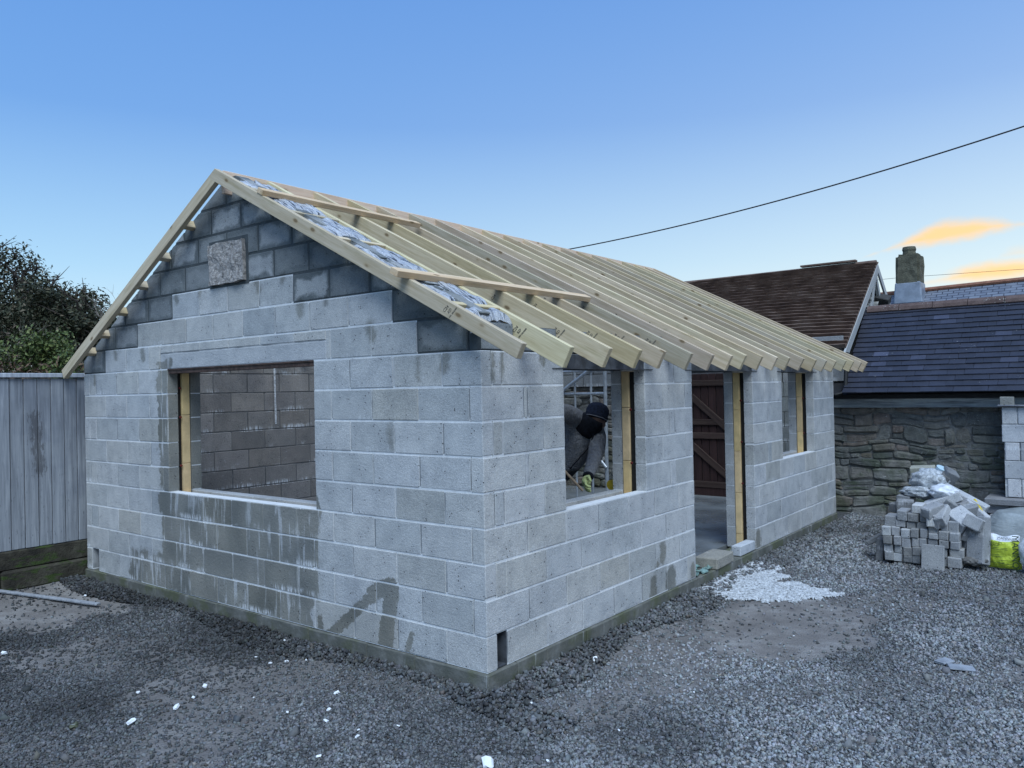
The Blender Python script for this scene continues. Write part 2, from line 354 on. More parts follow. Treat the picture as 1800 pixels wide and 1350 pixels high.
def mat_simple(name, c, rough=.8, spec=.3, nscale=12, var=.2, bump=.3, bdist=.004, metal=0, use_col=False):
    m=Mat(name,rough,spec); p=m.pos(); n=m.noise(p,nscale,5,.6)
    c1=tuple(x*(1-var) for x in c); c2=tuple(min(1,x*(1+var)) for x in c)
    b=m.mix(m.ss(n,.3,.7),c1,c2)
    if use_col: b=m.mix(1.0,b,m.ocol()['Color'],'MULTIPLY')
    m.col(b); m.b.inputs['Metallic'].default_value=metal
    if bump: m.bump(m.noise(p,nscale*7,3,.6),bump,bdist)
    return m.m
def mat_stone():
    m=Mat('rubble_stone',.93,.25); p=m.pos(); X,Y,Z=m.xyz(p); oi=m.ocol()
    b=m.ramp(oi['Random'],[(0,(.13,.135,.13)),(.25,(.20,.20,.19)),(.5,(.27,.265,.245)),(.78,(.24,.22,.195)),(.94,(.28,.22,.19)),(1,(.36,.36,.35))])
    n=m.noise(p,11,6,.65); b=m.mix(m.ss(n,.32,.7,0,.75),b,m.mix(1.0,b,(.50,.50,.50),'MULTIPLY'))
    f=m.noise(p,55,4,.7); b=m.mix(m.ss(f,.52,.75,0,.5),b,(.33,.325,.30))
    lich=m.math('MULTIPLY',m.ss(m.noise(m.map(p,loc=(3,8,1)),24,5,.75),.60,.66),m.ss(m.noise(m.map(p,loc=(1,1,9)),2.4,2),.52,.60))
    b=m.mix(m.math('MULTIPLY',lich,.8),b,(.52,.52,.49))
    mz=m.math('MULTIPLY', m.ss(m.noise(m.map(p,loc=(6,1,3)),3.0,4,.6),.42,.6), m.ss(Z,1.4,.3))
    b=m.mix(m.math('MULTIPLY',mz,.6),b,(.05,.075,.03))
    lay=m.noise(m.map(p,(3,3,34)),1,3,.6)
    m.col(b); m.bump(m.math('ADD',m.math('ADD',m.math('MULTIPLY',n,1.4),f),m.math('MULTIPLY',lay,.8)),1.0,.018); return m.m
def mat_slate(name,c,rough,var=.25):
    m=Mat(name,rough,.5); p=m.pos(); oi=m.ocol()
    k=m.ss(oi['Random'],0,1,1-var,1+var); cc=m.n('ShaderNodeCombineColor')
    for i in range(3): m._set(cc.inputs[i],k)
    b=m.mix(1.0,c,cc.outputs[0],'MULTIPLY')
    b=m.mix(m.ss(m.noise(p,5,5,.6),.45,.75,0,.55),b,tuple(min(1,x*1.7) for x in c))
    l=m.math('MULTIPLY',m.ss(m.noise(p,30,4,.8),.66,.70),m.ss(m.noise(m.map(p,loc=(4,4,4)),3,2),.5,.6)); b=m.mix(m.math('MULTIPLY',l,.8),b,(.45,.46,.45))
    b=m.mix(1.0,b,oi['Color'],'MULTIPLY')
    m.col(b); m.bump(m.noise(p,40,4,.6),.4,.005); return m.m
def mat_attr(name, rough=.9, attr='col', bump=True, spec=.25):
    m=Mat(name,rough,spec); a=m.n('ShaderNodeAttribute'); a.attribute_name=attr
    p=m.pos(); b=m.mix(m.ss(m.noise(p,90,3,.6),.3,.7,0,.35),a.outputs['Color'],m.mix(1.0,a.outputs['Color'],(.6,.6,.6),'MULTIPLY'))
    m.col(b)
    if bump: m.bump(m.noise(p,200,2,.6),.4,.002)
    return m.m
def mat_leaf(name, stops):
    m=Mat(name,.6,.35); a=m.n('ShaderNodeAttribute'); a.attribute_name='rnd'
    m.col(m.ramp(a.outputs['Fac'],stops)); m.b.inputs['Subsurface Weight'].default_value=0; return m.m

BLOCK=mat_block()
MORT=mat_mortar('pale_mortar',(.46,.465,.47),.15,(.68,.69,.70)); MORTD=mat_mortar('wet_mortar',(.075,.085,.09))
WOOD=mat_wood('treated_softwood',(.495,.40,.265),(.63,.53,.385)); WOODO=mat_wood('orange_softwood',(.60,.42,.25),(.70,.54,.37),vary=.05)
WOODP=mat_wood('pinkish_ridge_wood',(.62,.44,.32),(.74,.58,.45))
DARK=mat_simple('plain_black',(.012,.012,.013),.5,.4,30,.3)
STEEL=mat_simple('galvanised_steel',(.42,.44,.46),.45,.5,20,.2,.1,metal=.6)
LSTEEL=mat_simple('dark_painted_lintel',(.055,.06,.07),.6,.4,9,.5)
FOAM=mat_simple('yellow_insulation',(.66,.48,.26),.85,.2,10,.12,.3,.003,use_col=True)
STONE=mat_stone(); SMORT=mat_simple('old_lime_mortar',(.165,.163,.155),.95,.2,8,.45,.9,.02)

# ------------------------------------------------------------------ ground
def fbm(x,y,s,o=4):
    return mnoise.fractal(Vector((x*s,y*s,3.7)),.9,2.0,o)
def smooth(a,b,x):
    t=np.clip((x-a)/(b-a),0,1); return t*t*(3-2*t)
def mudmask(x,y):
    """1 = bare trodden mud/dust, 0 = gravel (numpy arrays)"""
    # a trodden strip alongside the building plus a round patch
    n=np.array([fbm(a,b,1.6,4) for a,b in zip(x.ravel(),y.ravel())]).reshape(x.shape)*.35
    d1=np.hypot((x-1.0)/.68,(y-2.45)/1.05)+n
    d2=np.hypot((x-.68-.12*y)/.30,(y-.9)/1.3)+n
    d3=np.hypot((x-1.7)/1.3,(y-4.25)/.35)+n*1.1
    m=np.maximum(np.maximum(1-smooth(.75,1.15,d1),.75*(1-smooth(.7,1.1,d2))),.6*(1-smooth(.7,1.1,d3)))
    d4=np.hypot((x+5.1)/1.5,(y+.75)/.62)+n
    m=np.maximum(m,1-smooth(.8,1.1,d4))
    d5=np.hypot((x+2.6)/1.4,(y+1.0)/.35)+n*1.2
    m=np.maximum(m,.55*(1-smooth(.6,1.2,d5)))
    pat=np.array([fbm(a+11,b-4,.75,4) for a,b in zip(x.ravel(),y.ravel())]).reshape(x.shape)
    m=np.maximum(m,.75*smooth(.12,.42,pat))
    # faint wheel tracks sweeping past the building corner
    for off in (1.35,2.75):
        dd=np.abs(np.hypot(x+3.5,y-6.5)-(6.0+off))+n*.25
        m=np.maximum(m,.5*(1-smooth(.06,.26,dd)))
    return m
def gheight(x,y,n=None):
    """ground height, numpy"""
    bank=smooth(-5.8,-8.5,x)*1.0
    d=np.where((y>=0)&(y<=7.6)&(x<=0)&(x>=-5.6),0,np.maximum(np.maximum(-y,0),np.maximum(x,0)))
    near=np.exp(-(np.maximum(d-.02,0)/.22)**2)*.022*(np.maximum(-y,x)>-.5)
    return -.125+near+bank-.0*x
def axis(lo,hi,step,far):
    a=list(np.arange(lo,hi+1e-6,step)); s=step; v=hi
    while v<far: s*=1.35; v+=s; a.append(v)
    s=step; v=lo; b=[]
    while v>-far: s*=1.35; v-=s; b.append(v)
    return np.array(b[::-1]+a)
xs=axis(-7.0,5.5,.06,600); ys=axis(-4.2,9.0,.06,600)
GX,GY=np.meshgrid(xs,ys)
inner=(GX>-8)&(GX<6.5)&(GY>-5)&(GY<10)
MK=np.zeros_like(GX); MK[inner]=mudmask(GX[inner],GY[inner])
GZ=gheight(GX,GY)
GZ[inner]+=np.array([fbm(a,b,1.1,3)*.016+fbm(a,b,9,2)*.004 for a,b in zip(GX[inner],GY[inner])])
GZ[inner]+=np.array([fbm(a,b,22,2)*.003 for a,b in zip(GX[inner],GY[inner])])*(1-MK[inner])
def ground_z(x,y):
    z=gheight(np.array([x]),np.array([y]))[0]+fbm(x,y,1.1,3)*.016+fbm(x,y,9,2)*.004
    return float(z)
nx,ny=len(xs),len(ys)
me=bpy.data.meshes.new('ground')
V=np.stack([GX.ravel(),GY.ravel(),GZ.ravel()],1)
idx=np.arange(nx*ny).reshape(ny,nx); F=np.stack([idx[:-1,:-1].ravel(),idx[:-1,1:].ravel(),idx[1:,1:].ravel(),idx[1:,:-1].ravel()],1)
me.vertices.add(len(V)); me.vertices.foreach_set('co',V.ravel().astype('f'))
me.loops.add(F.size); me.loops.foreach_set('vertex_index',F.ravel().astype('i')); me.polygons.add(len(F)); me.polygons.foreach_set('loop_start',np.arange(0,F.size,4,dtype='i')); 
me.update(calc_edges=True); me.polygons.foreach_set('use_smooth',[True]*len(F))
at=me.attributes.new('mud','FLOAT','POINT'); at.data.foreach_set('value',MK.ravel().astype('f'))
m=Mat('gravel_ground',.95,.2); p=m.pos(); a=m.n('ShaderNodeAttribute'); a.attribute_name='mud'
v1=m.voro(p,75); v2=m.voro(m.map(p,loc=(3,3,3)),130)
gcol=m.mix(.5,m.ramp(v1['Color'],[(0,(.03,.031,.033)),(.5,(.085,.087,.09)),(1,(.20,.20,.20))]),m.ramp(m.noise(p,3,4),[(.3,(.04,.041,.043)),(.7,(.10,.10,.10))]))
mcol=m.ramp(m.noise(p,4.5,6,.65),[(.25,(.13,.12,.115)),(.5,(.20,.185,.175)),(.75,(.31,.30,.29))])
mcol=m.mix(m.ss(v2[0],.25,.1,0,.5),mcol,(.30,.29,.28))
XX,YY,ZZ=m.xyz(p)
m.col(m.mix(a.outputs['Fac'],gcol,mcol)); m.bump(m.math('ADD',m.math('MULTIPLY',v1[0],1.0),m.noise(p,60,4,.7)),.8,.012)
g=link('ground',me,m.m); tag(g,kind='structure')

# gravel: real broken stones, one joined mesh, thickest where it shows largest
def make_gravel():
    def in_building(x,y): return (x<.03)&(x>-5.45)&(y>-.03)&(y<8.2)
    cx,cy=CAM.x,CAM.y
    pts=[];sz=[]
    def scatter(x0,x1,y0,y1,dens,s0,s1,cond):
        n=int((x1-x0)*(y1-y0)*dens); x=rng.uniform(x0,x1,n); y=rng.uniform(y0,y1,n); k=cond(x,y)&~in_building(x,y); x=x[k];y=y[k]
        pts.append(np.stack([x,y],1)); sz.append(s0+(s1-s0)*rng.random(len(x))**2.2)
    def fr(x,y,margin=1.1):
        dx=x-cx; dy=y-cy; f=dx*CF.x+dy*CF.y; r=(dx*.789+dy*.614)
        return f,(f>2.9)&(np.abs(r)<f*(.646)+margin)
    scatter(-6,5,-5,3,5600,.0075,.0165,lambda x,y:(lambda f,v:v&(f<5.6))(*fr(x,y)))
    scatter(-6,5,-4,6,3300,.009,.019,lambda x,y:(lambda f,v:v&(f>=5.6)&(f<8.2))(*fr(x,y)))
    scatter(-6,5,-1,9,1500,.011,.024,lambda x,y:(lambda f,v:v&(f>=8.2)&(f<13))(*fr(x,y)))
    # coarser dark drainage stone banked against the two walls
    scatter(-5.6,.7,-.55,0,3000,.011,.024,lambda x,y:(y>-.14-.2*(.5+.5*np.sin(x*2.3))))
    scatter(0,.5,0,7.5,3000,.011,.024,lambda x,y:(x<.30+.09*np.sin(y*3.1)))
    scatter(-6,5,-5,7,6,.024,.044,lambda x,y:fr(x,y,1.5)[1])
    P=np.concatenate(pts); S=np.concatenate(sz)
    coarse=np.concatenate([np.zeros(sum(len(a) for a in pts[:3]),bool),np.ones(sum(len(a) for a in pts[3:5]),bool),np.zeros(len(pts[5]),bool)])
    mk=mudmask(P[:,0],P[:,1]); keep=rng.random(len(P))>mk*.93; keep|=coarse&(rng.random(len(P))>mk*.4)
    P=P[keep];S=S[keep];coarse=coarse[keep];mk=mk[keep]
    n=len(P); z=gheight(P[:,0],P[:,1])+np.array([fbm(a,b,1.1,3)*.016+fbm(a,b,9,2)*.004 for a,b in P])
    cube=np.array([(-1,-1,-1),(1,-1,-1),(1,1,-1),(-1,1,-1),(-1,-1,1),(1,-1,1),(1,1,1),(-1,1,1)],float)*.5
    q=cube[None]*(.5+.85*rng.random((n,8,3)))
    q[:,4:,:2]*=.72
    q*=np.stack([1.15+.35*rng.random(n),.85+.3*rng.random(n),.42+.38*rng.random(n)],1)[:,None,:]
    A=rng.normal(size=(n,4)); A[:,0]*=.6; A[:,1]*=.6; A/=np.linalg.norm(A,axis=1)[:,None]
    x_,y_,z_,w_=A.T
    Rm=np.stack([1-2*(y_*y_+z_*z_),2*(x_*y_-z_*w_),2*(x_*z_+y_*w_),2*(x_*y_+z_*w_),1-2*(x_*x_+z_*z_),2*(y_*z_-x_*w_),2*(x_*z_-y_*w_),2*(y_*z_+x_*w_),1-2*(x_*x_+y_*y_)],1).reshape(n,3,3)
    q=np.einsum('nij,nkj->nki',Rm,q)*S[:,None,None]*1.25
    q[:,:,0]+=P[:,0,None]; q[:,:,1]+=P[:,1,None]; q[:,:,2]+=(z+S*.30+coarse*rng.random(n)*.02)[:,None]
    V=q.reshape(-1,3)
    fc=np.array([(0,3,2,1),(4,5,6,7),(0,1,5,4),(1,2,6,5),(2,3,7,6),(3,0,4,7)])
    F=(fc[None]+(np.arange(n)*8)[:,None,None]).reshape(-1,4)
    me=bpy.data.meshes.new('gravel'); me.vertices.add(len(V)); me.vertices.foreach_set('co',V.ravel().astype('f'))
    me.loops.add(F.size); me.loops.foreach_set('vertex_index',F.ravel().astype('i')); me.polygons.add(len(F)); me.polygons.foreach_set('loop_start',np.arange(0,F.size,4,dtype='i')); me.update(calc_edges=True)
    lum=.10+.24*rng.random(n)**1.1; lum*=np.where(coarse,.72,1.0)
    # stones get darker towards the left yard
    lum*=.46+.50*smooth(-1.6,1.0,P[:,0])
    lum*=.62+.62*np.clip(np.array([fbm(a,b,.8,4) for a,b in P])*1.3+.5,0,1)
    brown=rng.random(n)<.05
    light=rng.random(n)<.02; lum[light]*=1.5
    c=np.stack([lum*(.90+.14*rng.random(n)),lum*(.98+.04*rng.random(n)),lum*(.96+.14*rng.random(n)),np.ones(n)],1)
    c[brown,0]*=1.12; c[brown,2]*=.88; c[brown,:3]*=.8
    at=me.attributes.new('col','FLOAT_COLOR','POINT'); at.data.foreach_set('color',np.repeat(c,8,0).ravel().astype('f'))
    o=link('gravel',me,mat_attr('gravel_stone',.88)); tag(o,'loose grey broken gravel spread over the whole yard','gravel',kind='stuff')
    print('gravel stones',n)
make_gravel()

# ------------------------------------------------------------------ the unfinished block building
Wd, Ln, CO = 5.433, 7.48, .225
RX, RZ = -2.69, 3.64                    # ridge line (top of rafters)
TR, TL = .511, .538                     # slopes of the two sides
bld = empty('block_building',(0,0,0)); tag(bld,'unfinished grey concrete block building with open pale timber roof rafters','building')
def rake(poly, off=.0):
    poly=clip(poly, TR, 1, RZ+RX*TR-off)             # z <= RZ-(x-RX)*TR
    if len(poly)>2: poly=clip(poly, -TL, 1, RZ-RX*TL-off)
    return poly
class Wall:
    """a leaf of blocks: s runs along the wall, z up. face='g': gable (x=-s, face towards -y); 's': side (y=s, face towards +x)"""
    def __init__(s, part, face, base, depth=.1, raked=False, flip=False):
        s.part=part; s.face=face; s.base=base; s.depth=depth; s.raked=raked; s.mb=MB(); s.n=0; s.flip=flip
    def tr(s, V):
        # prism coords: x along, y into the wall, z up
        if s.face=='g': return [(v[0],s.base+v[1],v[2]) for v in V]
        if s.flip: return [(s.base-v[1],-v[0],v[2]) for v in V]     # face towards +x seen from inside (x increasing is the room)
        return [(s.base-v[1],v[0],v[2]) for v in V]
    def mortar(s, a,b,z0,z1,dark,ea=0,eb=0):
        lo,hi=(-b,-a) if s.face=='g' else (a,b)
        e0,e1=(eb,ea) if s.face=='g' else (ea,eb)
        poly=[(lo+e0,z0),(hi-e1,z0),(hi-e1,z1),(lo+e0,z1)]
        if s.raked: poly=rake(poly,.008)
        if len(poly)>2: 
            V,F=prism_vf(poly,.0035,s.depth-.0035,.0005); s.mb.add(s.tr(V),F,1 if dark else 0)
    def block(s, a,b,z0,z1,color=(1,1,1,1),dark=False,lim=None,name='block',gap=.005,label=None,y0=0,solid=False,z_hi=None,mort=True,depth=None):
        """block between joints centred at a and b"""
        la=lim[0] if lim else -9; lb=lim[1] if lim else 99
        vg=gap if gap>.006 else gap*random.choice((.45,.5,.6,1.0))
        a1=a+(vg if a>la+.001 else 0); b1=b-(vg if b<lb-.001 else 0)
        lo,hi=(-b1,-a1) if s.face=='g' else (a1,b1)
        zt=z_hi if z_hi is not None else z1-gap
        j=random.uniform
        poly=[(lo+j(0,.0015),z0+gap+j(-.001,.001)),(hi-j(0,.0015),z0+gap+j(-.001,.001)),(hi-j(0,.0015),zt),(lo+j(0,.0015),zt)]
        if hi-lo>.15:
            q=[]
            for i,pp in enumerate(poly):
                if random.random()<.22:
                    ch=random.uniform(.004,.015); a_=Vector(poly[i-1])-Vector(pp); b_=Vector(poly[(i+1)%4])-Vector(pp); a_.normalize(); b_.normalize()
                    q+=[tuple(Vector(pp)+a_*ch),tuple(Vector(pp)+b_*ch*random.uniform(.5,1.4))]
                else: q.append(pp)
            poly=q
        if s.raked: poly=rake(poly)
        if len(poly)<3: return None
        ar=0
        for i in range(len(poly)): p,q=poly[i],poly[(i+1)%len(poly)]; ar+=p[0]*q[1]-q[0]*p[1]
        if abs(ar)<.003: return None
        V,F=prism_vf(poly,y0+random.uniform(-.002,.002),depth or s.depth,.0045)
        mb=MB(); mb.add(s.tr(V),F); o=link(name,mb.mesh('block'),BLOCK,s.part,color=color)
        if label: o['label']=label
        s.n+=1
        if mort: s.mortar(max(a,la),min(b,lb),z0,z1 if z_hi is None else zt-.002,dark,.004 if a<=la+.001 else 0,.004 if b>=lb-.001 else 0)
        return o
    def finish(s, sub=True):
        s.part.data=s.mb.mesh(s.part.name)
        for m in (MORT,MORTD): s.part.data.materials.append(m)
def tint(dark=False):
    r=random.random(); g=random.uniform(.96,1.04); a=1.0
    c=[g,g,g]
    if r<.09: c=[g*.88,g*.865,g*.83]
    elif r<.15: c=[g*.85,g*.87,g*.89]
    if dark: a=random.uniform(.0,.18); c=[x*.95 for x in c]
    return (*c,a)
def newpart(name): 
    o=bpy.data.objects.new(name,bpy.data.meshes.new(name)); COL.objects.link(o); o.parent=bld; return o

def cut(joints, holes, z, lo, hi):
    """intervals of a course minus openings"""
    js=[lo]+[j for j in joints if lo+.03<j<hi-.03]+[hi]
    res=[]
    segs=[(lo,hi)]
    for (a,b,z0,z1) in holes:
        if z>=z0-.01 and z<z1-.06:
            ns=[]
            for (p,q) in segs:
                if b<=p or a>=q: ns.append((p,q)); continue
                if a>p: ns.append((p,a))
                if b<q: ns.append((b,q))
            segs=ns
    for (p,q) in segs:
        k=[p]+[j for j in js if p+.04<j<q-.04]+[q]
        for i in range(len(k)-1): res.append((k[i],k[i+1],p,q))
    return res
GO=[.335,.79,1.243,1.685,2.12,2.56,3.0,3.43,3.865,4.30,4.737,5.174,5.315]
GE=[.105,.557,1.009,1.45,1.885,2.325,2.77,3.21,3.66,4.09,4.53,4.963]
gable=newpart('gable_wall'); GW=Wall(gable,'g',0,raked=True)
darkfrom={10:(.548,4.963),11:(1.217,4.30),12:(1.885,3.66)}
for c in range(1,17):
    z0=(c-1)*CO; js=list(GO if c%2 else GE)
    holes=[(1.654,3.768,.9,2.025)]
    lo=0.0
    if c%2==0: lo=.105
    for (a,b,p,q) in cut(js,holes,z0,lo,Wd):
        if c==10 and a>=1.50 and b<=3.9: continue
        if c==10 and a<1.5<b: b=1.5
        if c==10 and a<3.885<b: a=3.885
        if c==10 and 1.5<=(a+b)/2<=3.885: continue
        if c==1 and 5.17<a<5.2: continue          # open weep slot near the far corner
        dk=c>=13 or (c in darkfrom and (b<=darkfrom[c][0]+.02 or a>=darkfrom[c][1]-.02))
        if c>=11 and a<-RX<b and False: pass
        lab=None
        lim=(p if p>0.2 else (0 if c%2 else -9), q)
        if c%2==0 and a==.105: lim=(-9,q)
        zh=z0+CO-.0 if (c==4 and 1.6<(a+b)/2<3.8) else None
        GW.block(a,b,z0,z0+CO,color=tint(dk),dark=dk,lim=lim,z_hi=None,gap=.0085 if dk else .005)
# lintel over the window with a thin course of cut blocks on it
for (a,b) in ((1.5,3.885),):
    GW.block(a,b,2.025,2.17,color=(.97,.97,.99,1),name='concrete_lintel',label='long precast lintel over the gable window')
for a,b in ((1.5,1.885),(1.885,2.325),(2.325,2.77),(2.77,3.21),(3.21,3.66),(3.66,3.885)):
    GW.block(a,b,2.17,2.25,color=tint())
GW.finish(); print('gable blocks',GW.n)

side=newpart('side_wall'); SW=Wall(side,'s',0)
W1=(.916,2.114,.9,1.915); DO=(3.024,4.52,-.1,1.915); W2=(5.43,6.606,.9,1.915)
for c in range(1,10):
    z0=(c-1)*CO
    if c<=4:
        js=[.105,.205,.655,1.1,1.55,2.0,2.45,2.85] if c%2 else [.45,.9,1.35,1.8,2.25,2.7]
        js+= [4.65+.45*i for i in range(7)] if c%2 else [4.87+.45*i for i in range(6)]
    else:
        js=([.105,.205,.655] if c%2 else [.44,.478])+([2.56,2.66] if c%2 else [2.42,2.87])
        js+=[4.95,5.06] if c%2 else [4.87]
        js+=[7.0] if c%2 else [6.85,7.3]
    lo=.105 if c%2 else 0
    for (a,b,p,q) in cut(js,[W1,DO,W2],z0,lo,Ln):
        if c==1 and abs(a-.105)<.01: continue      # open weep slot beside the corner
        dk=False
        z_hi=None
        SW.block(a,b,z0,z0+CO,color=tint(dk),dark=dk,lim=(p if p>.2 else (0 if lo==0 else -9),q))
    # corner blocks turn the corner: their ends belong to the other face
# filling blocks between the rafter feet
RY=[.34,.84,1.24,1.61,2.06,2.46,2.87,3.24,3.64,4.03,4.43,4.85,5.26,5.62,6.02,6.45,6.82,7.16,7.44]
fb=[0.0]+RY
for i in range(len(fb)-1):
    a=fb[i]+(.047 if i else 0)+.006; b=fb[i+1]-.006
    SW.block(a,b,2.03,2.20+random.uniform(-.012,.008),color=tint(True)[:3]+(.35,),dark=True,gap=.002)
SW.finish(); print('side blocks',SW.n)

# steel lintels over the side openings and over the gable window soffit
def part(name, mb, mat, parent=bld, color=None, label=None, smooth=False):
    o=link(name,mb.mesh(name,smooth),mat,parent,color=color)
    if label: o['label']=label
    return o
for a,b in ((W1[0]-.14,W1[1]+.14),(DO[0]-.14,DO[1]+.14),(W2[0]-.14,W2[1]+.14)):
    mb=MB(); mb.box(-.1,.006,a,b,1.915,1.921); mb.box(-.1,-.004,a+.14,b-.14,1.921,2.02); mb.box(-.33,-.23,a+.14,b-.14,1.915,2.02); mb.box(-.24,-.09,a+.14,b-.14,1.935,1.942); part('steel_lintel',mb,LSTEEL)
mb=MB(); mb.box(-3.766,-1.656,.003,.02,2.016,2.029); mb.box(-3.765,-1.66,.012,.1,1.985,2.02); mb.box(-3.77,-1.655,.10,.22,2.03,2.04); mb.box(-3.9,-1.5,.22,.33,2.012,2.018); part('steel_lintel',mb,mat_simple('rusty_lintel',(.075,.045,.035),.7,.3,14,.5))

# inner leaf and far walls, laid in the same bond (joined: only their ends and tops show)
IN=mat_block
def leafrun(mb, face, base, depth, s0,s1,z0,z1, holes, off):
    nc=int(round((z1-z0)/CO))
    for c in range(nc):
        z=z0+c*CO; js=[s0+off+(.225 if c%2 else 0)+.45*i for i in range(30)]
        for (a,b,p,q) in cut(js,holes,z,s0,s1):
            V,F=prism_vf([(a+.005 if a>p else a,z+.005),(b-.005 if b<q else b,z+.005),(b-.005 if b<q else b,z+CO-.005),(a+.005 if a>p else a,z+CO-.005)],0,depth,.004)
            if face=='g': V=[(-v[0],base+v[1],v[2]) for v in V]; F=[f[::-1] for f in F]
            else: V=[(base-v[1],v[0],v[2]) for v in V]
            mb.add(V,F)
mb=MB(); leafrun(mb,'g',.225,.1,.225,Wd-.1,0,2.25,[(1.654,3.768,.9,2.1)],.1); leafrun(mb,'s',-.225,.1,.325,Ln,0,2.025,[W1,DO,W2],.2)
o=part('inner_leaf',mb,BLOCK,color=(.86,.87,.88,1)); o['kind']='stuff'
mm=MB(); mm.box(-1.652,-.225,.229,.32,0,2.2); mm.box(-Wd+.2,-3.77,.229,.32,0,2.2); mm.box(-3.77,-1.65,.229,.32,0,.893)
for a,b,zt in ((.33,.914,1.9),(2.116,3.022,1.9),(4.522,5.428,1.9),(6.608,7.47,1.9),(.9,2.12,.893),(5.42,6.62,.893)): mm.box(-.321,-.229,a,b,0,zt)
# outer leaf of the far side wall
mm.box(-Wd,-Wd+.1,.1,8.1,-.1,2.1); part('mortar_bed',mm,MORT)['kind']='stuff'
# gable triangle, inner leaf
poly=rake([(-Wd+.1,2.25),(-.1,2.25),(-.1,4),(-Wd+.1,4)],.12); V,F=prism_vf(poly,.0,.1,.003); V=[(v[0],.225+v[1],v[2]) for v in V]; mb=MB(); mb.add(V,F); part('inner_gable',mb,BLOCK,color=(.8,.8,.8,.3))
# long far wall seen from inside through the gable window
far=newpart('far_side_wall'); FWl=Wall(far,'s',-Wd+.325,.1)
for c in range(0,10):
    z0=c*CO; k=0; y=.33; js=[.33]; st=.33+(.28 if c%2 else .05)
    while st<8.15: js.append(st); st+=.45
    js.append(8.15)
    for i in range(len(js)-1):
        a,b=js[i],js[i+1]
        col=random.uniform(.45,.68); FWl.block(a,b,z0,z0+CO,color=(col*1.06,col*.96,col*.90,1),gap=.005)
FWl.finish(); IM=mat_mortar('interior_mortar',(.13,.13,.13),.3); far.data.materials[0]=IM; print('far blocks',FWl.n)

# cavity: yellow insulation boards, black boxes for its shade, wall ties
def foam(x0,x1,y0,y1,z0,z1,col=(1,1,1,1)):
    mb=MB(); V,F=cbox_vf(x1-x0,y1-y0,z1-z0,.002); mb.add([(v[0]+(x0+x1)/2,v[1]+(y0+y1)/2,v[2]+(z0+z1)/2) for v in V],F); part('insulation_board',mb,FOAM,color=col)
def stackfoam(fixed, a,b,z0,z1):
    z=z0; k=0
    while z<z1-.02:
        h=min(z1-z,.45 if (k or z0>.5) else .25); 
        c=random.uniform(.9,1.08); cc=(c,c,c*random.uniform(.9,1.1),1)
        if fixed=='s': foam(-.218,-.152,a,b,z+.002,z+h-.002,cc)
        else: foam(a,b,.140,.212,z+.002,z+h-.002,cc)
        z+=h; k+=1
stackfoam('s',.35,.906,.0,1.91); stackfoam('s',2.106,3.03,.0,1.91); stackfoam('s',4.514,5.44,-.1,1.91); stackfoam('s',6.598,7.47,.0,1.91)
foam(-.218,-.152,.9,2.11,0,.86); foam(-.218,-.152,5.43,6.6,0,.86)
stackfoam('g',-5.3,-3.762,0,2.0); stackfoam('g',-1.66,-.12,0,2.0); foam(-3.76,-1.66,.14,.212,0,.86)
mb=MB()
for bb in [(-.15,-.104,a,b,z0,z1) for (a,b,z0,z1) in ((.45,.9,0,1.9),(2.13,3.0,0,1.9),(4.55,5.4,-.1,1.9),(6.63,7.4,0,1.9))]+[(-5.3,-3.79,.104,.139,0,2.0),(-1.63,-.2,.104,.139,0,2.0)]:
    mb=MB(); mb.box(*bb); part('cavity_shade_fill',mb,DARK)  # black boxes stand in for the shade inside the open cavity
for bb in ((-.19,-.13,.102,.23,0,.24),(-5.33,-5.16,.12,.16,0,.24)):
    mb=MB(); mb.box(*bb); part('slot_shade_box',mb,DARK)  # added black box, keeps the slot dark where light leaks in
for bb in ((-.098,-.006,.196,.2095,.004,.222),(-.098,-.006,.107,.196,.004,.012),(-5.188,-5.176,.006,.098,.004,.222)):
    mb=MB(); mb.box(*bb); part('slot_shade_plate',mb,LSTEEL)  # dark plates added so the slot sides look deeply shaded
TIE=mat_simple('red_oxide_clip',(.12,.015,.015),.7)
for (x,y) in ((-.13,2.106),(-.13,4.512),(-.13,6.598)):
    for z in ([1.13,1.58] if y!=4.512 else [.7,1.15,1.6]):
        mb=MB(); mb.add([(v[0]+x,v[1]+y-.004,v[2]+z) for v in tube_vf([(0,-.012,0),(0,.0,.004)],[.009,.011],8)[0]],tube_vf([(0,-.012,0),(0,.0,.004)],[.009,.011],8)[1]); part('wall_tie',mb,TIE)
for z in (1.13,1.58,1.85):
    V,F=tube_vf([(-3.755,.12,z),(-3.77,.12,z)],[.009,.011],8); mb=MB(); mb.add(V,F); part('wall_tie',mb,TIE)

# foundation strip, slab
m=Mat('damp_foundation',.9,.3); p=m.pos(); X,Y,Z=m.xyz(p)
b=m.ramp(m.noise(p,5,5,.65),[(.3,(.085,.09,.075)),(.5,(.13,.13,.115)),(.72,(.22,.22,.21))])
b=m.mix(m.math('MULTIPLY',m.ss(m.noise(m.map(p,loc=(2,2,2)),2.6,4,.6),.48,.62),.7),b,(.09,.10,.05))
run=m.math('MULTIPLY',m.ss(m.noise(m.map(p,(16,16,2.5)),1,3,.5),.62,.70),m.ss(m.noise(p,1.7,2),.48,.56)); b=m.mix(m.math('MULTIPLY',run,.8),b,(.48,.49,.49))
m.col(b); m.bump(m.noise(p,35,5,.7),.8,.008); FOUND=m.m
fd=MB()
segs=[-5.45,-4.98,-4.55,-4.02,-3.5,-3.0,-2.35,-1.75,-1.1,-.62,.018]
part_f=[]
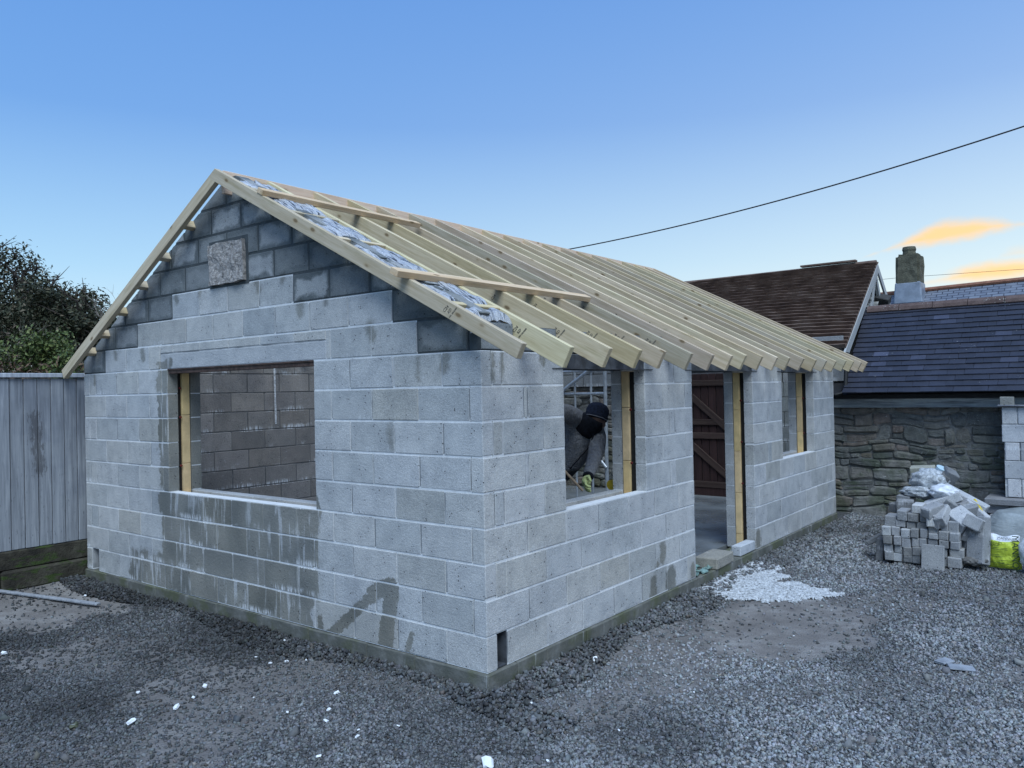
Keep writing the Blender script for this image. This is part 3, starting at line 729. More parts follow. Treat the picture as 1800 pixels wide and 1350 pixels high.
for i in range(len(segs)-1):
    V,F=cbox_vf(segs[i+1]-segs[i]-.003,.3,.22,.006,.002,i); x=(segs[i]+segs[i+1])/2; mb=MB(); mb.add([(v[0]+x,v[1]+.15-.014-random.uniform(0,.006),v[2]-.112-random.uniform(0,.004)) for v in V],F); part('foundation_block',mb,FOUND)
ys_=[.29,.62,1.12,1.66,2.1,2.62,3.02,3.5,4.0,4.52,4.98,5.4,5.9,6.4,6.9,7.48]
for i in range(len(ys_)-1):
    V,F=cbox_vf(.3,ys_[i+1]-ys_[i]-.003,.22,.006,.002,i+20); y=(ys_[i]+ys_[i+1])/2; dx=random.uniform(0,.006); mb=MB(); mb.add([(v[0]-.15+.014+dx,v[1]+y,v[2]-.112-random.uniform(0,.004)) for v in V],F); part('foundation_block',mb,FOUND)
m=Mat('slab_concrete',.45,.5); p=m.pos(); m.col(m.ramp(m.noise(p,1.4,5,.6),[(.3,(.12,.13,.13)),(.7,(.22,.23,.23))])); m.rough(m.ss(m.noise(p,1.1,3),.4,.62,.18,.6)); m.bump(m.noise(p,25,3),.15,.003)
mb=MB(); mb.box(-5.05,-.335,.34,8.15,-.12,.015); o=part('floor_slab',mb,m.m)

# ---- roof timbers
def timber(name, p0, p1, width, depth, mat, parent=bld, upn=None, color=None, chop=True, endcuts=None):
    """p0->p1: line of the middle of the TOP face; depth goes down, local x along"""
    p0=Vector(p0);p1=Vector(p1); d=(p1-p0); Lh=d.length; d.normalize()
    up=Vector(upn) if upn is not None else Vector((0,0,1)); sidev=up.cross(d).normalized(); upv=d.cross(sidev).normalized()
    M=Matrix((d,sidev,upv)).transposed().to_4x4(); M.translation=(p0+p1)/2-upv*(depth/2)
    V,F=cbox_vf(Lh,width,depth,.003,.0006)
    if endcuts:
        for v in V:
            if v.x<0: v.x+=endcuts[0]*(v.z-depth/2)
            else: v.x+=endcuts[1]*(v.z-depth/2)
    mb=MB(); mb.add(V,F); o=link(name,mb.mesh(name),mat,parent,color=color); o.matrix_local=M; return o
TX,TZ=.45,RZ-(.45-RX)*TR
LX,LZ=-5.56,RZ-(RX+5.56)*TL
def rtint():
    g=random.uniform(.84,1.08); return (g*random.uniform(.96,1.06),g,g*random.uniform(.84,1.08),1)
STAMP=mat_simple('stamp_ink',(.10,.09,.075),.8); st_mesh=[text_mesh('C24',.030),text_mesh('KD',.026),text_mesh('DRY GRADED',.014)]
def stamp(raf, xoff, k, width):
    for mi,(dz,dx) in zip(k,((.0,0),(.0,.034),(0,.065))):
        o=link('grade_stamp',st_mesh[mi],STAMP,raf); o.location=(xoff+dx,-width/2-.0008,dz); o.rotation_euler=(R(90),0,0) 
        o.rotation_euler=Euler((R(90),0,0)).to_matrix().to_4x4().to_euler(); o.rotation_euler=(Matrix.Rotation(R(90),4,'X')@Matrix.Rotation(R(68),4,'Z')).to_euler()
for i,y in enumerate(RY):
    dzz=random.uniform(-.006,.004); dx=random.uniform(-.02,.012)
    o=timber('rafter',(RX+.02,y+.0235,RZ+dzz-.01),(TX+dx,y+.0235,TZ-TR*dx+dzz),.047,.145,WOOD,color=rtint(),endcuts=(TR,0))
    if i<5 : stamp(o,1.30+random.uniform(-.05,.05),(0,1,2),.047)
    elif i%2==0: stamp(o,.9+random.uniform(-.5,.3),(0,1),.047)
    if i<6: stamp(o,.55+.1*(i%3),(0,),.047)
    timber('rafter',(RX-.02,y+.0235,RZ+dzz-.01),(LX,y+.0235,LZ+dzz),.047,.145,WOOD,color=rtint(),endcuts=(-TL,0))
# far end pair and the projecting pair of verge rafters
for s in (0,):
    o=timber('verge_rafter',(RX,-.1265,RZ),(.44,-.1265,2.04),.047,.1,WOOD,color=(1,1.0,1.02,1),endcuts=(TR,0)); o['label']='outermost right-hand verge rafter projecting over the gable'
    stamp(o,1.12,(0,1,2),.047)
    o=timber('verge_rafter',(RX,-.1265,RZ),(-5.61,-.1265,2.07),.047,.1,WOOD,color=(.97,.96,.97,1),endcuts=(-TL,0)); o['label']='outermost left-hand verge rafter projecting over the gable'
timber('ridge_board',(RX,-.08,RZ-.004),(RX,7.5,RZ-.004),.03,.19,WOODP)
# short ladder rungs between verge rafter and first rafter
for x in (-2.25,-1.75,-1.22,-.66,-.13): z=RZ-(x-RX)*TR; timber('ladder_rung',(x,-.103,z-.003),(x,.34,z-.003),.047,.085,WOOD,upn=(TR,0,1),color=rtint())
for x in (-3.3,-3.72,-4.13,-4.53,-4.9,-5.2): z=RZ-(RX-x)*TL; timber('ladder_rung',(x,-.103,z-.006),(x,.34,z-.006),.05,.075,WOOD,upn=(-TL,0,1),color=rtint())
# loose braces nailed over the rafters
def on_slope(px,py,lift=0):
    d=CF+CR*((px-900)/FPX)-CU*((py-675)/FPX); k=RZ-RX*-TR
    t=(RZ+RX*TR+lift-CAM.z-TR*CAM.x)/(d.z+TR*d.x); return CAM+d*t
nrm=Vector((TR,0,1)).normalized()
for (a,b) in (((458,331),(736,391)),((694,472),(1034,520))):
    A=on_slope(*a,.05);B=on_slope(*b,.05)
    o=timber('temporary_brace',A,B,.075,.045,WOODO,upn=nrm,color=(1,1,1,1))
for (x,y0,y1) in ((-2.64,.3,1.25),): pass

# plastic wrapped insulation lying in the strip above the gable wall
m=Mat('printed_polythene',.22,.6); p=m.pos(); X,Y,Z=m.xyz(p)
n1=m.noise(m.map(p,(1.2,9,1.2),rot=(0,0,.08)),3.0,5,.65,1.2); n2=m.noise(m.map(p,(2,22,2)),2.2,3,.6,.8)
b=m.ramp(n1,[(.28,(.02,.022,.028)),(.38,(.10,.105,.12)),(.43,(.55,.57,.61)),(.75,(.85,.86,.88))]); b=m.mix(m.ss(n2,.57,.63,0,.8),b,(.05,.052,.06))
m.col(b); m.bump(m.noise(m.map(p,(4,14,4)),4,5,.7,1.5),1.0,.03); POLY=m.m
for (xa,xb) in ((-2.5,-2.3),(-2.21,-1.79),(-1.71,-1.26),(-1.18,-.7),(-.62,-.17),(-.09,.0)):
    nx_,ny_=max(6,int((xb-xa)/.015)),18; V=[];F=[]
    for i in range(nx_+1):
        for j in range(ny_+1):
            u=i/nx_;v=j/ny_; x=xa+(xb-xa)*u; y=-.095+.43*v
            z=RZ-(x-RX)*TR-.032+.035*math.sin(math.pi*v)**.6+.028*fbm(x*2,y*6,2.0,4)-.05*(1-min(1,min(u,1-u)*12))-.02*(v>.96)
            V.append((x,y,z))
    for i in range(nx_):
        for j in range(ny_):
            a=i*(ny_+1)+j; F.append((a,a+ny_+1,a+ny_+2,a+1))
    mb=MB(); mb.add(V,F); mb.add([(v[0],v[1],v[2]-.06) for v in V],[f[::-1] for f in F]); part('polythene_wrap',mb,POLY,smooth=True)
# granite tablet set in the gable
m=Mat('rough_granite',.9,.3); p=m.pos(); b=m.ramp(m.noise(p,30,5,.8),[(.34,(.13,.12,.115)),(.46,(.34,.31,.29)),(.58,(.52,.48,.45)),(.7,(.70,.67,.65))]); m.col(b); m.bump(m.noise(p,28,5,.8),1.0,.03)
bm=bmesh.new(); bmesh.ops.create_cube(bm,size=1)
for v in bm.verts: v.co=Vector((v.co.x*.50,v.co.y*.10,v.co.z*.345))
bmesh.ops.subdivide_edges(bm,edges=bm.edges[:],cuts=14,use_grid_fill=True)
for v in bm.verts:
    q=v.co*9; e=(abs(v.co.x)>.245)or(abs(v.co.z)>.165)
    v.co+=Vector((mnoise.noise(q),mnoise.noise(q+Vector((5,0,0)))*1.2,mnoise.noise(q+Vector((0,7,0)))))*.013
    v.co.y+=mnoise.noise(v.co*40)*.006
V=[v.co+Vector((-2.747,.015,2.885)) for v in bm.verts]; F=[[v.index for v in f.verts] for f in bm.faces]; bm.free(); mb=MB(); mb.add(V,F)
o=part('stone_tablet',mb,m.m,label='rough square granite block set into the gable')
mb=MB(); mb.box(-3.03,-2.46,-.004,.02,2.69,3.09); part('tablet_bedding',mb,MORTD)

# steps and loose blocks in the doorway
def thing_mesh(name,V,F,mat,label,cat,group=None,color=None,smooth=False,loc=None):
    mb=MB(); c=loc or Vector(V[0])*0; mb.add([Vector(v)-Vector(c) for v in V],F); o=link(name,mb.mesh(name,smooth),mat,loc=c,color=color); tag(o,label,cat,group); return o
def block_thing(name,c,dims,rot,label,cat='concrete block',group=None,mat=None,color=(1,1,1,1),cham=.006,jit=.002,seed=0):
    o=link(name,cbox(*dims,cham,jit,seed),None,loc=c,rot=rot,color=color)
    if not o.data.materials: o.data.materials.append(mat or BLOCK)
    tag(o,label,cat,group); return o
block_thing('concrete_block',(-.085,3.63,-.008+.055),(.23,.44,.11),(0,0,R(2)),'worn brown-grey block laid flat as a step in the doorway',color=(.62,.58,.50,1),cham=.012,jit=.003)
block_thing('concrete_block',(-.05,4.29,.052),(.10,.40,.10),(0,0,R(0)),'clean pale grey block lying against the doorway jamb',color=(1.15,1.17,1.22,1),seed=3)
mb=MB(); 
for i in range(24):
    V,F=cbox_vf(random.uniform(.03,.09),random.uniform(.02,.07),.012,.002,.004); mt=Matrix.Translation((random.uniform(-.2,-.02),random.uniform(3.06,3.42),.006+random.uniform(0,.02)))@Euler((random.uniform(-.4,.4),random.uniform(-.4,.4),random.uniform(0,3))).to_matrix().to_4x4(); mb.add([mt@v for v in V],F)
o=link('mortar_rubble',mb.mesh('mortar_rubble'),mat_simple('greenish_debris',(.16,.25,.23),.6,.4,18,.5)); tag(o,'greenish wet debris scattered on the doorway footing','debris',kind='stuff')

# ------------------------------------------------------------------ rubble stone walls
def stone_poly(x0,x1,z0,z1,rr):
    w=x1-x0;h=z1-z0; r=min(w,h)*rr.uniform(.12,.32); j=lambda a: rr.uniform(-a,a)
    a=min(w,h)*.07
    P=[(x0+r,z0),(x0+w*.5,z0-a*.4),(x1-r,z0),(x1,z0+r*rr.uniform(.5,1.2)),(x1+a*.2,z0+h*.55),(x1-r*rr.uniform(0,.5),z1-r*rr.uniform(0,.9)),(x1-r*1.3,z1),(x0+w*.45,z1+a*.4),(x0+r*1.2,z1),(x0,z1-r*rr.uniform(.3,1)),(x0-a*.2,z0+h*.45),(x0,z0+r*.7)]
    P=[(p[0]+j(a),p[1]+j(a*.6)) for p in P]
    # keep it convex enough: hull
    pts=sorted(set(P)); 
    def cr(o,p,q): return (p[0]-o[0])*(q[1]-o[1])-(p[1]-o[1])*(q[0]-o[0])
    lo=[]
    for p in pts:
        while len(lo)>1 and cr(lo[-2],lo[-1],p)<=0: lo.pop()
        lo.append(p)
    up=[]
    for p in reversed(pts):
        while len(up)>1 and cr(up[-2],up[-1],p)<=0: up.pop()
        up.append(p)
    return lo[:-1]+up[:-1]
def stone_vf(poly,y,depth,rr):
    f1=inset(poly,.012); n=len(poly); cx=sum(p[0] for p in poly)/n; cz=sum(p[1] for p in poly)/n
    f2=[(p[0]+(cx-p[0])*.22,p[1]+(cz-p[1])*.22) for p in f1]
    pr=rr.uniform(.001,.012)
    V=[(p[0],y-pr*rr.uniform(.6,1.6),p[1]) for p in f2]+[(p[0],y+rr.uniform(-.004,.004),p[1]) for p in f1]+[(p[0],y+.016,p[1]) for p in poly]+[(p[0],y+depth,p[1]) for p in poly]
    F=[tuple(range(n))]
    for r in range(3):
        for i in range(n):
            j=(i+1)%n; F.append((r*n+i,(r+1)*n+i,(r+1)*n+j,r*n+j))
    return V,F
def stone_wall(root,x0,x1,z0,z1,y,seed,holes=(),big=1.0):
    rr=random.Random(seed); z=z0; n=0
    while z<z1-.03:
        h=min(rr.choice([.06,.09,.11,.13,.16,.2])*big,z1-z)
        if z1-z-h<.04: h=z1-z
        x=x0
        while x<x1-.02:
            w=rr.uniform(.10,.44)*big*(1.1 if h>.09 else .9)
            if x1-x-w<.08: w=x1-x
            parts=[(z,h)]
            if h>.14 and rr.random()<.38: q=rr.uniform(.4,.6)*h; parts=[(z,q),(z+q,h-q)]
            for (zz,hh) in parts:
                if any(x+w*.5>a and x+w*.5<b and zz+hh*.5>c and zz+hh*.5<d for a,b,c,d in holes): continue
                dz=0
                P=stone_poly(x+.004,x+w-.004,zz+.003,zz+hh-.003,rr)
                P=[(q[0]+.05*fbm(q[0],q[1]*2,1.3,2),q[1]+.085*fbm(q[0]*.9+5,q[1],1.5,3)) for q in P]
                if len(P)<4: continue
                V,F=stone_vf(P,y-rr.uniform(.0,.045),.16,rr); cx=x+w/2; mb=MB(); mb.add([(v[0]-cx,v[1]-y,v[2]-zz) for v in V],F)
                link('stone',mb.mesh('stone'),STONE,root,loc=(cx,y,zz)); n+=1
            x+=w
        z+=h
    print('stones',n)
# low outbuilding at the back: stone wall, timber wall plate, slate roof
low=empty('stone_outbuilding',(1.5,8.2,0)); tag(low,'low rubble stone outbuilding with a dark slate roof behind the heap of blocks','outbuilding')
def lp(name,mb,mat,parent=low,**k):
    o=link(name,mb.mesh(name),mat,None,**k); o.parent=parent; o.matrix_parent_inverse=parent.matrix_world.inverted() if False else Matrix.Translation(-Vector(parent.location)); return o
class Off: pass
def child(parent,name,V,F,mat,label=None,color=None,smooth=False,mi=0):
    L0=Vector(parent.location); mb=MB(); mb.add([Vector(v)-L0 for v in V],F); o=link(name,mb.mesh(name,smooth),mat,parent,color=color)
    if label: o['label']=label
    return o
def boxvf(x0,x1,y0,y1,z0,z1):
    m=MB(); m.box(x0,x1,y0,y1,z0,z1); return m.v,m.f
V,F=boxvf(-.45,6.2,8.196,8.6,-.3,1.43); w_=child(low,'stone_wall',V,F,SMORT)
stone_wall(w_,-.42,2.75,-.16,1.42,6.69-6.69,5); 
for o in list(w_.children): o.location.x-=1.5; 
mb=MB()
rr=random.Random(9)
x=2.75
while x<6.1:
    w=rr.uniform(.2,.45); z=-.16
    while z<1.36:
        h=min(rr.uniform(.1,.2),1.42-z); P=stone_poly(x+.007,x+w-.007,z+.006,z+h-.006,rr)
        if len(P)>3: V,F=stone_vf(P,-rr.uniform(0,.04),.1,rr); mb.add([(v[0]-1.5,v[1],v[2]) for v in V],F)
        z+=h
    x+=w
o=link('stonework',mb.mesh('stonework'),STONE,w_); o['kind']='stuff'
m=Mat('weathered_plate',.85,.3); p=m.pos(); b=m.ramp(m.noise(m.map(p,(1.2,6,14)),1.5,5,.7),[(.3,(.07,.075,.08)),(.42,(.20,.21,.22)),(.56,(.34,.36,.36)),(.75,(.48,.49,.48))]); m.col(b); m.bump(m.noise(m.map(p,(3,9,30)),1.5,4),.7,.01)
V,F=cbox_vf(6.3,.12,.105,.004); child(low,'wall_plate',[(v[0]+2.95,v[1]+8.13,v[2]+1.487) for v in V],F,m.m)
V,F=cbox_vf(6.3,.03,.02,.003); child(low,'drip_board',[(v[0]+2.95,v[1]+8.07,v[2]+1.425) for v in V],F,m.m)
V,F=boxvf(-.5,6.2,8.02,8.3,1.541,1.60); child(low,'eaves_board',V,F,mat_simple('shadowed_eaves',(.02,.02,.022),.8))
SL=mat_slate('dark_slate',(.020,.022,.034),.5,.14)
e0=Vector((0,7.86,1.625)); dv=Vector((0,1.33,1.24)); Ls=dv.length; dn=dv.normalized(); up=Vector((0,-dn.z,dn.y))
V=[Vector((-.2,7.98,1.60)),Vector((6.2,7.98,1.60)),Vector((6.2,9.22,2.80)),Vector((-.2,9.22,2.80)),Vector((6.2,10.6,1.5)),Vector((-.2,10.6,1.5))]
roof=child(low,'slate_roof',V,[(0,1,2,3),(3,2,4,5)],DARK)
slm=[]
for k in range(6):
    V,F=cbox_vf(.1955,.15,.016,.002,.0018,k); me=MB(); me.add(V,F); me=me.mesh('slate'); me.materials.append(SL); slm.append(me)
nrow=17; stuff=MB()
ang=math.atan2(dn.z,dn.y)
V,F=cbox_vf(.096,.15,.016,.002,.001,3); hm=MB(); hm.add(V,F); hm=hm.mesh('half_slate'); hm.materials.append(SL)
for r in range(1,nrow,2): link('slate',hm,None,roof,loc=e0+dn*(.05+.107*r)+up*.016+Vector((.068,0,0))-Vector(low.location),rot=(ang-.13,0,0))
for r in range(nrow):
    for c in range(31):
        x=.02+.197*c+(.098 if r%2 else 0)+random.uniform(-.002,.002)
        pos=e0+dn*(.05+.107*r)+up*(.016)+Vector((x+.09,0,0))
        E_=Euler((ang-.13+random.uniform(-.012,.012),random.uniform(-.01,.01),0))
        if c<17:
            g=random.uniform(.93,1.07); col=(g,g,g,1)
            if random.random()<(.16 if r<6 else .03) and r>0: col=(random.uniform(1.3,2.6),)*3+(1,)
            o=link('slate',slm[random.randrange(6)],None,roof,loc=pos-Vector(low.location),rot=E_,color=col)
        else:
            M=Matrix.Translation(pos-Vector(low.location))@E_.to_matrix().to_4x4(); V,F=cbox_vf(.192,.15,.009,0); stuff.add([M@v for v in V],F)
o=link('slate_courses',stuff.mesh('slate_courses'),SL,roof); o['kind']='stuff'
m=Mat('lichened_ridge_tile',.9,.3); p=m.pos(); b=m.ramp(m.noise(p,6,5,.6),[(.3,(.07,.045,.04)),(.6,(.13,.09,.08))]); b=m.mix(m.math('MULTIPLY',m.ss(m.noise(p,30,4,.8),.60,.66),m.ss(m.noise(m.map(p,loc=(2,0,0)),3,2),.45,.55)),b,(.48,.47,.44)); m.col(b); m.bump(m.noise(p,40,4),.8,.01)
for i in range(13):
    x0=.06+.45*i; n=7; V=[];F=[]
    for xx in (x0,x0+.442):
        for k in range(n): a=math.pi*k/(n-1); V.append((xx,9.2-.105*math.cos(a),2.84+.10*math.sin(a)+(.004 if xx>x0 else 0)))
        for k in range(n): a=math.pi*(n-1-k)/(n-1); V.append((xx,9.2-.085*math.cos(a),2.82+.085*math.sin(a)))
    for k in range(2*n): F.append((k,(k+1)%(2*n),2*n+(k+1)%(2*n),2*n+k))
    F.append(tuple(range(2*n-1,-1,-1))); F.append(tuple(range(2*n,4*n)))
    child(low,'ridge_tile',V,F,m.m)

# barn with the brown tiled roof behind the new building; its stone front is the back wall of the new room
barn=empty('stone_barn',(-3,8.2,0)); tag(barn,'old stone barn with brown ribbed tile roof rising behind the new rafters','barn')
V,F=boxvf(-6.2,-.46,8.2,8.6,-.2,2.3); bw=child(barn,'stone_wall',V,F,SMORT)
def hx(px,y=8.17): return H(px,700,1,y).x
dx0,dx1=hx(1196),hx(1289); dz0,dz1=H(1250,872,1,8.17).z,H(1250,657,1,8.17).z
sx0,sx1=hx(985),hx(1072); 
stone_wall(bw,sx0-1.5,sx1+.55,-.1,1.78,0,12); 
for o in list(bw.children): o.location.x+=3
mb=MB()
for x0,x1,zs,ze,dep in ((sx0-1.7,-.45,1.79,2.3,.05),):
    for r in range(3):
        x=x0+(.22 if r%2 else 0)
        while x<x1:
            if not (x+.2>dx0-.15 and x+.2<dx1+.1 and r<1):
                V,F=cbox_vf(.43,.1,.21,.004); mb.add([(v[0]+x+.215+3,v[1]-.01,v[2]+zs+.11+r*.222) for v in V],F)
            x+=.445
o=link('upper_blockwork',mb.mesh('upper_blockwork'),BLOCK,bw,color=(.62,.62,.62,1)); o['kind']='stuff'
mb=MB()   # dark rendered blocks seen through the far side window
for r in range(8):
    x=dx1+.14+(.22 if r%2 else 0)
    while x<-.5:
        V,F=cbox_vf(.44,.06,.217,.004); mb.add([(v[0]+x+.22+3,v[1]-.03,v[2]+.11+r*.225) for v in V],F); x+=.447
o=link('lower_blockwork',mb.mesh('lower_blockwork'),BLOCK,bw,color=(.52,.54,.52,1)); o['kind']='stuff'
# plank door
DW=mat_wood('dark_red_brown_boards',(.030,.015,.014),(.048,.024,.022),axis=2,knots=False,vary=.2); DL=mat_wood('worn_ledge_wood',(.045,.026,.022),(.075,.05,.04),knots=False)
door=empty('plank_door',((dx0+dx1)/2,8.12,dz0)); tag(door,'dark red-brown ledged and braced plank door seen through the doorway','door')
nb=7; bwid=(dx1-dx0)/nb
for i in range(nb):
    V,F=cbox_vf(bwid-.012,.025,dz1-dz0-.16,.004); child(door,'board',[(v[0]+dx0+bwid*(i+.5),v[1]+8.11,v[2]+(dz0+dz1)/2+.08) for v in V],F,DW)
V,F=boxvf(dx0-.02,dx1+.02,8.13,8.16,dz0-.05,dz1+.02); child(door,'backing',V,F,mat_simple('grey_light_gaps',(.13,.13,.14),.9,.2))
for (py,h) in ((673,.09),(742,.09),(766,.095),(852,.10)):
    z=H(1250,py,1,8.08).z; V,F=cbox_vf(dx1-dx0,.03,h,.004,.002); child(door,'ledge',[(v[0]+(dx0+dx1)/2,v[1]+8.083,v[2]+z) for v in V],F,DL)
V,F=cbox_vf(dx1-dx0,.03,.17,.004); child(door,'kick_board',[(v[0]+(dx0+dx1)/2,v[1]+8.095,v[2]+dz0+.06) for v in V],F,DW)
for (a,b) in (((1218,692),(1285,752)),((1220,778),(1288,838))):
    A=H(*a,1,8.08);B=H(*b,1,8.08); o=timber('brace',A-Vector(door.location),B-Vector(door.location),.03,.10,DL,parent=door,upn=(0.3,0,1))
# brown tiled roof, its ridge and verge
Bm=Mat('brown_concrete_tile',.75,.3); p=Bm.pos(); b=Bm.ramp(Bm.noise(p,3.5,5,.6),[(.3,(.085,.052,.040)),(.5,(.145,.095,.072)),(.7,(.21,.155,.125))]); Bm.col(b); Bm.bump(Bm.noise(p,30,4),.5,.008)
b0=Vector((0,8.08,2.27)); bd=Vector((0,9.99-8.08,3.66-2.27)); bl=bd.length; bn=bd.normalized(); bu=Vector((0,-bn.z,bn.y)); ncs=24
V=[Vector((-6.4,8.12,2.20)),Vector((-.06,8.12,2.20)),Vector((-.06,9.99,3.56)),Vector((-6.4,9.99,3.56)),Vector((-.06,11.95,2.2)),Vector((-6.4,11.95,2.2))]
br=child(barn,'tiled_roof',V,[(0,1,2,3),(3,2,4,5)],DARK)
for r in range(ncs+1):
    V=[];F=[]; n=60
    for i in range(n+1):
        x=-6.4+6.42*i/n; q=b0+bn*(bl/ncs*r)+bu*(.0+.003*math.sin(i*1.7+r))+Vector((x,0,0)); sag=.018*math.sin(x*1.1)+.01*fbm(x,r*.3,.6,2); q.z-=sag
        lift=.072+.010*mnoise.noise(Vector((i*1.3,r*2.1,0)))
        for (al,h) in ((-.012,0),(-.012,lift),(bl/ncs*1.02,.012),(bl/ncs*1.02,-.004)): V.append(q+bn*al+bu*h)
    for i in range(n):
        for k in range(4): F.append((i*4+k,i*4+(k+1)%4,(i+1)*4+(k+1)%4,(i+1)*4+k))
    F.append((3,2,1,0)); F.append((n*4,n*4+1,n*4+2,n*4+3))
    child(barn,'tile_course',V,F,Bm.m)
V,F=tube_vf([(-6.4,10.02,3.70),(-3,10.02,3.69),(.0,10.02,3.70)],.055,8); child(barn,'ridge',V,F,Bm.m)
V,F=cbox_vf(.9,.12,.03,.004); child(barn,'slipped_ridge_tile',[(v[0]-.75,v[1]+10.0,v[2]+3.775) for v in V],F,Bm.m)
# gable end: masonry, boards, exposed timbers
GS=mat_simple('grey_gable_masonry',(.30,.30,.29),.95,.2,7,.4,.9,.02)
V=[(-.12,8.2,-.2),(-.12,11.8,-.2),(-.12,11.8,2.25),(-.12,9.99,3.5),(-.12,8.2,2.25)]; V=V+[(v[0]-.3,v[1],v[2]) for v in V]
F=[(0,1,2,3,4),(9,8,7,6,5)]+[(i,5+i,5+(i+1)%5,(i+1)%5) for i in range(5)]; child(barn,'gable_masonry',V,F,GS)
WB=mat_wood('bleached_barge_board',(.30,.31,.32),(.44,.45,.45),knots=False)
lo=Vector(barn.location)
for nm,A,B,d in (('barge_board',(.015,7.98,2.20),(.015,9.99,3.68),.13),('barge_board',(.015,11.98,2.2),(.015,10.0,3.68),.10)):
    timber(nm,Vector(A)-lo,Vector(B)-lo,.03,d,WB,parent=barn,upn=(0,-.5,1) if A[1]<9 else (0,.5,1))
rr=random.Random(3)
for i in range(16):
    y=rr.uniform(9.3,10.7); z=rr.uniform(2.85,3.38)-abs(y-9.99)*.35; s=rr.uniform(.07,.14)
    P=stone_poly(-s,s,-s*.7,s*.7,rr); V,F=stone_vf(P,-.04,.1,rr); child(barn,'stone',[(-.07+v[1],y+v[0],z+v[2]) for v in V],F,GS)
for (A,B) in (((-.03,9.72,2.9),(-.03,10.05,3.52)),((-.03,10.5,2.9),(-.03,10.08,3.5))): timber('old_rafter_end',Vector(A)-lo,Vector(B)-lo,.05,.09,WB,parent=barn,upn=(0,1,0))
V,F=cbox_vf(.22,.16,.14,.01); Mx=Matrix.Translation((.03,10.25,3.12))@Euler((.6,.3,0)).to_matrix().to_4x4(); child(barn,'loose_purlin_end',[Mx@v for v in V],F,mat_simple('dark_old_wood',(.05,.05,.05),.9))
V,F=tube_vf([(.03,8.05,2.2),(.03,7.96,1.72),(-.02,7.93,1.62),(-.1,7.9,1.6)],.03,8); child(barn,'drain_pipe',V,F,DARK)

# far house: slate roof and chimney
house=empty('far_house',(0,22,0)); tag(house,'distant house with a long grey slate roof and stone chimney','house')
m=Mat('far_slates',.55,.4); p=m.pos(); bt=m.n('ShaderNodeTexBrick'); m._set(bt.inputs['Vector'],m.map(p,(1,1,1),rot=(R(-52),0,0))); bt.inputs['Scale'].default_value=1; bt.inputs['Brick Width'].default_value=.28; bt.inputs['Row Height'].default_value=.125; bt.inputs['Mortar Size'].default_value=.014; bt.inputs['Color1'].default_value=(.10,.115,.15,1); bt.inputs['Color2'].default_value=(.16,.18,.22,1); bt.inputs['Mortar'].default_value=(.03,.035,.05,1)
b=m.mix(m.ss(m.noise(p,1.5,5,.7),.45,.7,0,.4),bt.outputs[0],(.22,.235,.27)); m.col(b); m.bump(bt.outputs[1],-.8,.02)
V=[(-2.9,19.6,2.6),(9,19.6,2.6),(9,22,4.67),(-2.9,22,4.37),(9,24.4,2.6),(-2.9,24.4,2.6)]; child(house,'slate_roof',V,[(0,1,2,3),(3,2,4,5)],m.m)
V,F=boxvf(-2.8,8.9,19.8,24.2,-.1,2.7); child(house,'wall',V,F,GS)
V,F=tube_vf([(-2.9,22,4.40),(9,22,4.70)],.07,8); child(house,'ridge',V,F,mat_simple('orange_ridge_tile',(.24,.11,.07),.8))
cc=mat_simple('old_chimney_render',(.115,.11,.08),.95,.2,6,.35,.8,.03); LEAD=mat_simple('lead_flashing',(.21,.24,.29),.5,.5,3,.25,.3,.01)
Bm_=bmesh.new(); bmesh.ops.create_cube(Bm_,size=1)
for v in Bm_.verts: v.co=Vector((v.co.x*.66,v.co.y*.66,v.co.z*.98))
bmesh.ops.bevel(Bm_,geom=[e for e in Bm_.edges],offset=.07,segments=2,affect='EDGES'); bmesh.ops.subdivide_edges(Bm_,edges=Bm_.edges[:],cuts=2,use_grid_fill=True)
for v in Bm_.verts: v.co+=Vector((mnoise.noise(v.co*5),mnoise.noise(v.co*5+Vector((3,0,0))),mnoise.noise(v.co*6+Vector((0,3,0)))))*.03
V=[v.co+Vector((-1.80,21.7,4.98)) for v in Bm_.verts];F=[[v.index for v in f.verts] for f in Bm_.faces];Bm_.free(); ch=child(house,'chimney',V,F,cc)
V,F=cbox_vf(.68,.68,.62,.03); V=[Vector((v[0]*(1.0 if v[2]>0 else 1.12),v[1]*(1.0 if v[2]>0 else 1.1),v[2])) for v in V]; mb=MB(); mb.add([Vector((v[0]-1.80,v[1]+21.7-22,v[2]+4.33)) for v in V],F); link('flashing',mb.mesh('flashing'),LEAD,ch)
V,F=tube_vf([(-1.80,21.7-22,5.4),(-1.80,-.3,5.56),(-1.80,-.3,5.62),(-1.80,-.3,5.70)],[.20,.17,.19,.17],10); mb=MB(); mb.add(V,F); link('chimney_pot',mb.mesh('chimney_pot'),cc,ch)

# overhead cable, hung between poles out of view
A=Vector((-12,9,6.3)); 
def cab(name,pts,r,label):
    V,F=tube_vf(pts,r,6); return thing_mesh(name,V,F,mat_simple('black_cable',(.02,.02,.022),.6),label,'cable')
P0=H(990,440,1,9); P1=H(1800,222,1,9); Pm=H(1400,344,1,9); pts=[]
a2=((P1.z-P0.z)/(P1.x-P0.x)-(Pm.z-P0.z)/(Pm.x-P0.x))/(P1.x-Pm.x)
for i in range(60):
    x=-12+.4*i; z=P0.z+(x-P0.x)*((P1.z-P0.z)/(P1.x-P0.x))+a2*(x-P0.x)*(x-P1.x); pts.append((x,9,z))
cab('overhead_cable',pts,.011,'thin black overhead cable slanting up across the sky to the right')
P0=H(1440,474,1,24);P1=H(1800,432+45,1,24); cab('telephone_wire',[H(1400,506,1,24),H(1582,488,1,24),H(1800,473,1,24),H(2100,452,1,24)],.006,'faint distant wire passing behind the stone chimney')

